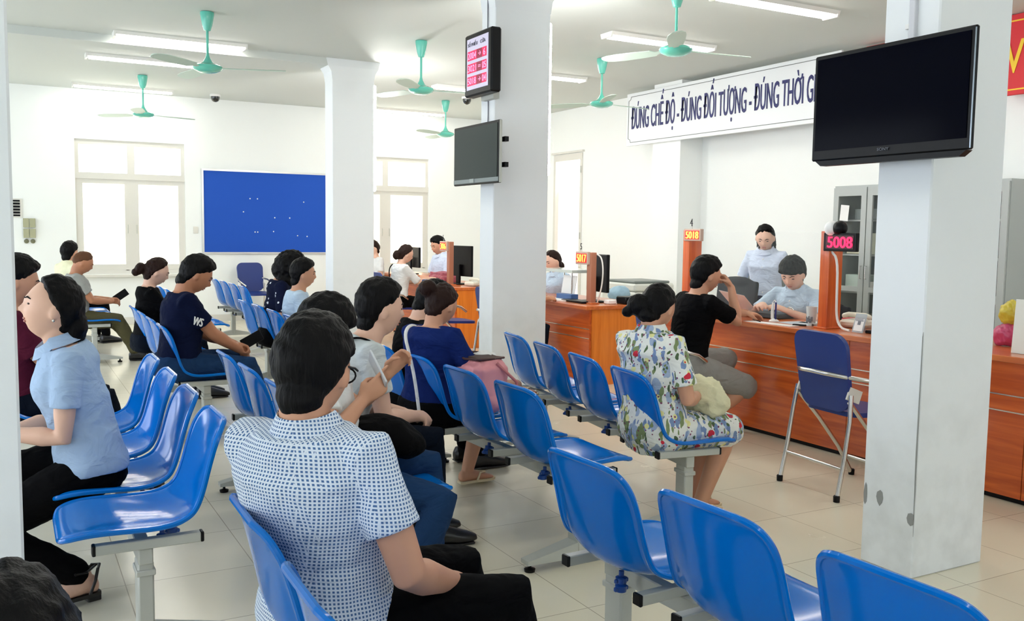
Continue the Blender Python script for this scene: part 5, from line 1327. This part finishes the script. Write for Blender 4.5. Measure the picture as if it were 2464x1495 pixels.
P['farclerk'] = person('male clerk in a pale shirt with a lanyard standing behind the far counter', 5.16, 11.35, .60, 186, s=1.0, lean=6, head=(4,18,0), skin=M_SKIN, hair='short', top=M_UNIW, collar=True, sleeve=.8, bottom=M_TROU, shoes=M_BLACKSHOE, vox=.010, arms={'L':((.30,.12,.18),None),'R':((.30,-.12,.18),None)})
P['leftclerk'] = person('woman clerk with brown hair half hidden by the middle pillar', 5.33, 8.62, .50, 186, s=.98, lean=10, head=(0,18,0), fem=True, skin=M_SKIN2, hair='tied', hairm=M_HAIRB, bun=[(-.09,0,-.08,.04,.04,.05)], top=M_UNI, collar=True, sleeve=.8, bottom=M_TROU, shoes=M_BLACKSHOE, vox=.010, neckfwd=8)
P['behind'] = person('person in dark jeans sitting behind the middle pillar at the middle counter', 4.05, 7.62, .52, 0, s=1.0, lean=6, head=(0,10,0), skin=M_SKIN, hair='short', top=M_BLK, bottom=M_JEAND, shoes=M_BLACKSHOE, vox=.010, arms={'L':((.46,.10,.25),None),'R':((.46,-.10,.25),None)}, legs={'L':((.34,.10),None,0),'R':((.34,-.12),None,0)})
P['sliver'] = person('brown haired person showing as a sliver right of the far pillar', 4.86, 13.1, .52, 186, s=1.0, lean=4, head=(0,10,0), skin=M_SKIN2, fem=True, hair='tied', hairm=M_HAIRB, top=M_WHITEC, bottom=M_TROU, shoes=M_BLACKSHOE, vox=.012)

# --- worn and carried things ---------------------------------------------------------
def strap(name, label, pts, w_, m, who=None):
    p = [Vector(q) for q in pts]
    for _ in range(2): p = [p[0]]+[q for i in range(len(p)-1) for q in (p[i]*.75+p[i+1]*.25, p[i]*.25+p[i+1]*.75)]+[p[-1]]
    return tag(MB().tube(p, w_, 8, flat=.3).build(name, m), label, 'strap')
# pink bag
bg_ = MB().box((0,0,.0),(.20,.30,.26),bev=.04).ell((0,0,-.08),(.12,.17,.08))
t = thing('pink_handbag', 'pink tote bag with an open brown zip beside the woman in navy', 'handbag', (2.09,4.14,.46))
link('body', fuse(bg_,.01,4,.03,.1), mat('pink_leather',(226,150,156),.5,bump=.1,bscale=20), t, loc=(0,0,.17))
MB().tube([(-.08,-.12,.31),(0,-.15,.315),(.08,-.10,.31),(.09,0,.30),(.07,.12,.31),(0,.14,.315),(-.08,.12,.31),(-.09,0,.30)], .006, 8, closed=True).build('zip', mat('brown_zip',(70,40,34),.5), t)
MB().box((0,0,.305),(.13,.22,.012),bev=.004).build('opening', mat('dark_brown_lining',(60,38,34),.8), t)
MB().tube([(.02,-.14,.29),(.10,-.20,.20),(.12,-.20,.05),(.06,-.16,-.02)], .008, 8).build('handle', mat('dusty_pink_strap',(190,110,112),.5), t)
tag(link('white_scarf', fuse(MB().box((0,0,0),(.14,.16,.03)).ell((.02,.03,.02),(.07,.05,.02)),.008,3,.03,.05), M_WHITEC, None, loc=(2.13,4.18,.74)), 'white cloth on top of the pink tote bag', 'cloth')

def body_strap(who, label, m, spec, w_=.010, s_=1.0):
    pts = []
    for t, fx, ly in spec:
        p, f = P[who]['spn'](t); pts.append(P[who]['world'](p + f @ Vector((fx*s_, ly*s_, 0))))
    return strap('bag_strap', label, pts, w_, m)
body_strap('navyw', 'pale strap across the back of the woman in navy', M_WHITEC, [(.03,-.150,-.15),(.20,-.158,-.06),(.32,-.150,.015),(.42,-.135,.075),(.465,-.085,.095),(.475,-.02,.10),(.42,.09,.08),(.32,.13,.02)], .009)
body_strap('grey', 'dark strap over the shoulder of the man in light grey', M_BLK, [(.22,-.140,-.02),(.34,-.145,-.06),(.42,-.130,-.09),(.466,-.07,-.105),(.47,.0,-.105),(.42,.095,-.09),(.32,.13,-.05)], .013)
body_strap('white', 'thin dark strap across the back of the woman in white', M_BLK, [(.10,-.135,-.10),(.25,-.138,-.03),(.38,-.132,.05),(.46,-.08,.09),(.47,.0,.09)], .007)
tag(MB().tube([(.016*cos(a*pi/8),0,.024*sin(a*pi/8)) for a in range(16)], .0028, 8, closed=True).build('key_ring', M_PAPER, None, loc=(.735,1.93,.475), rot=(0,0,.9)), 'small white key clip on the hip of the man in dots', 'key ring')
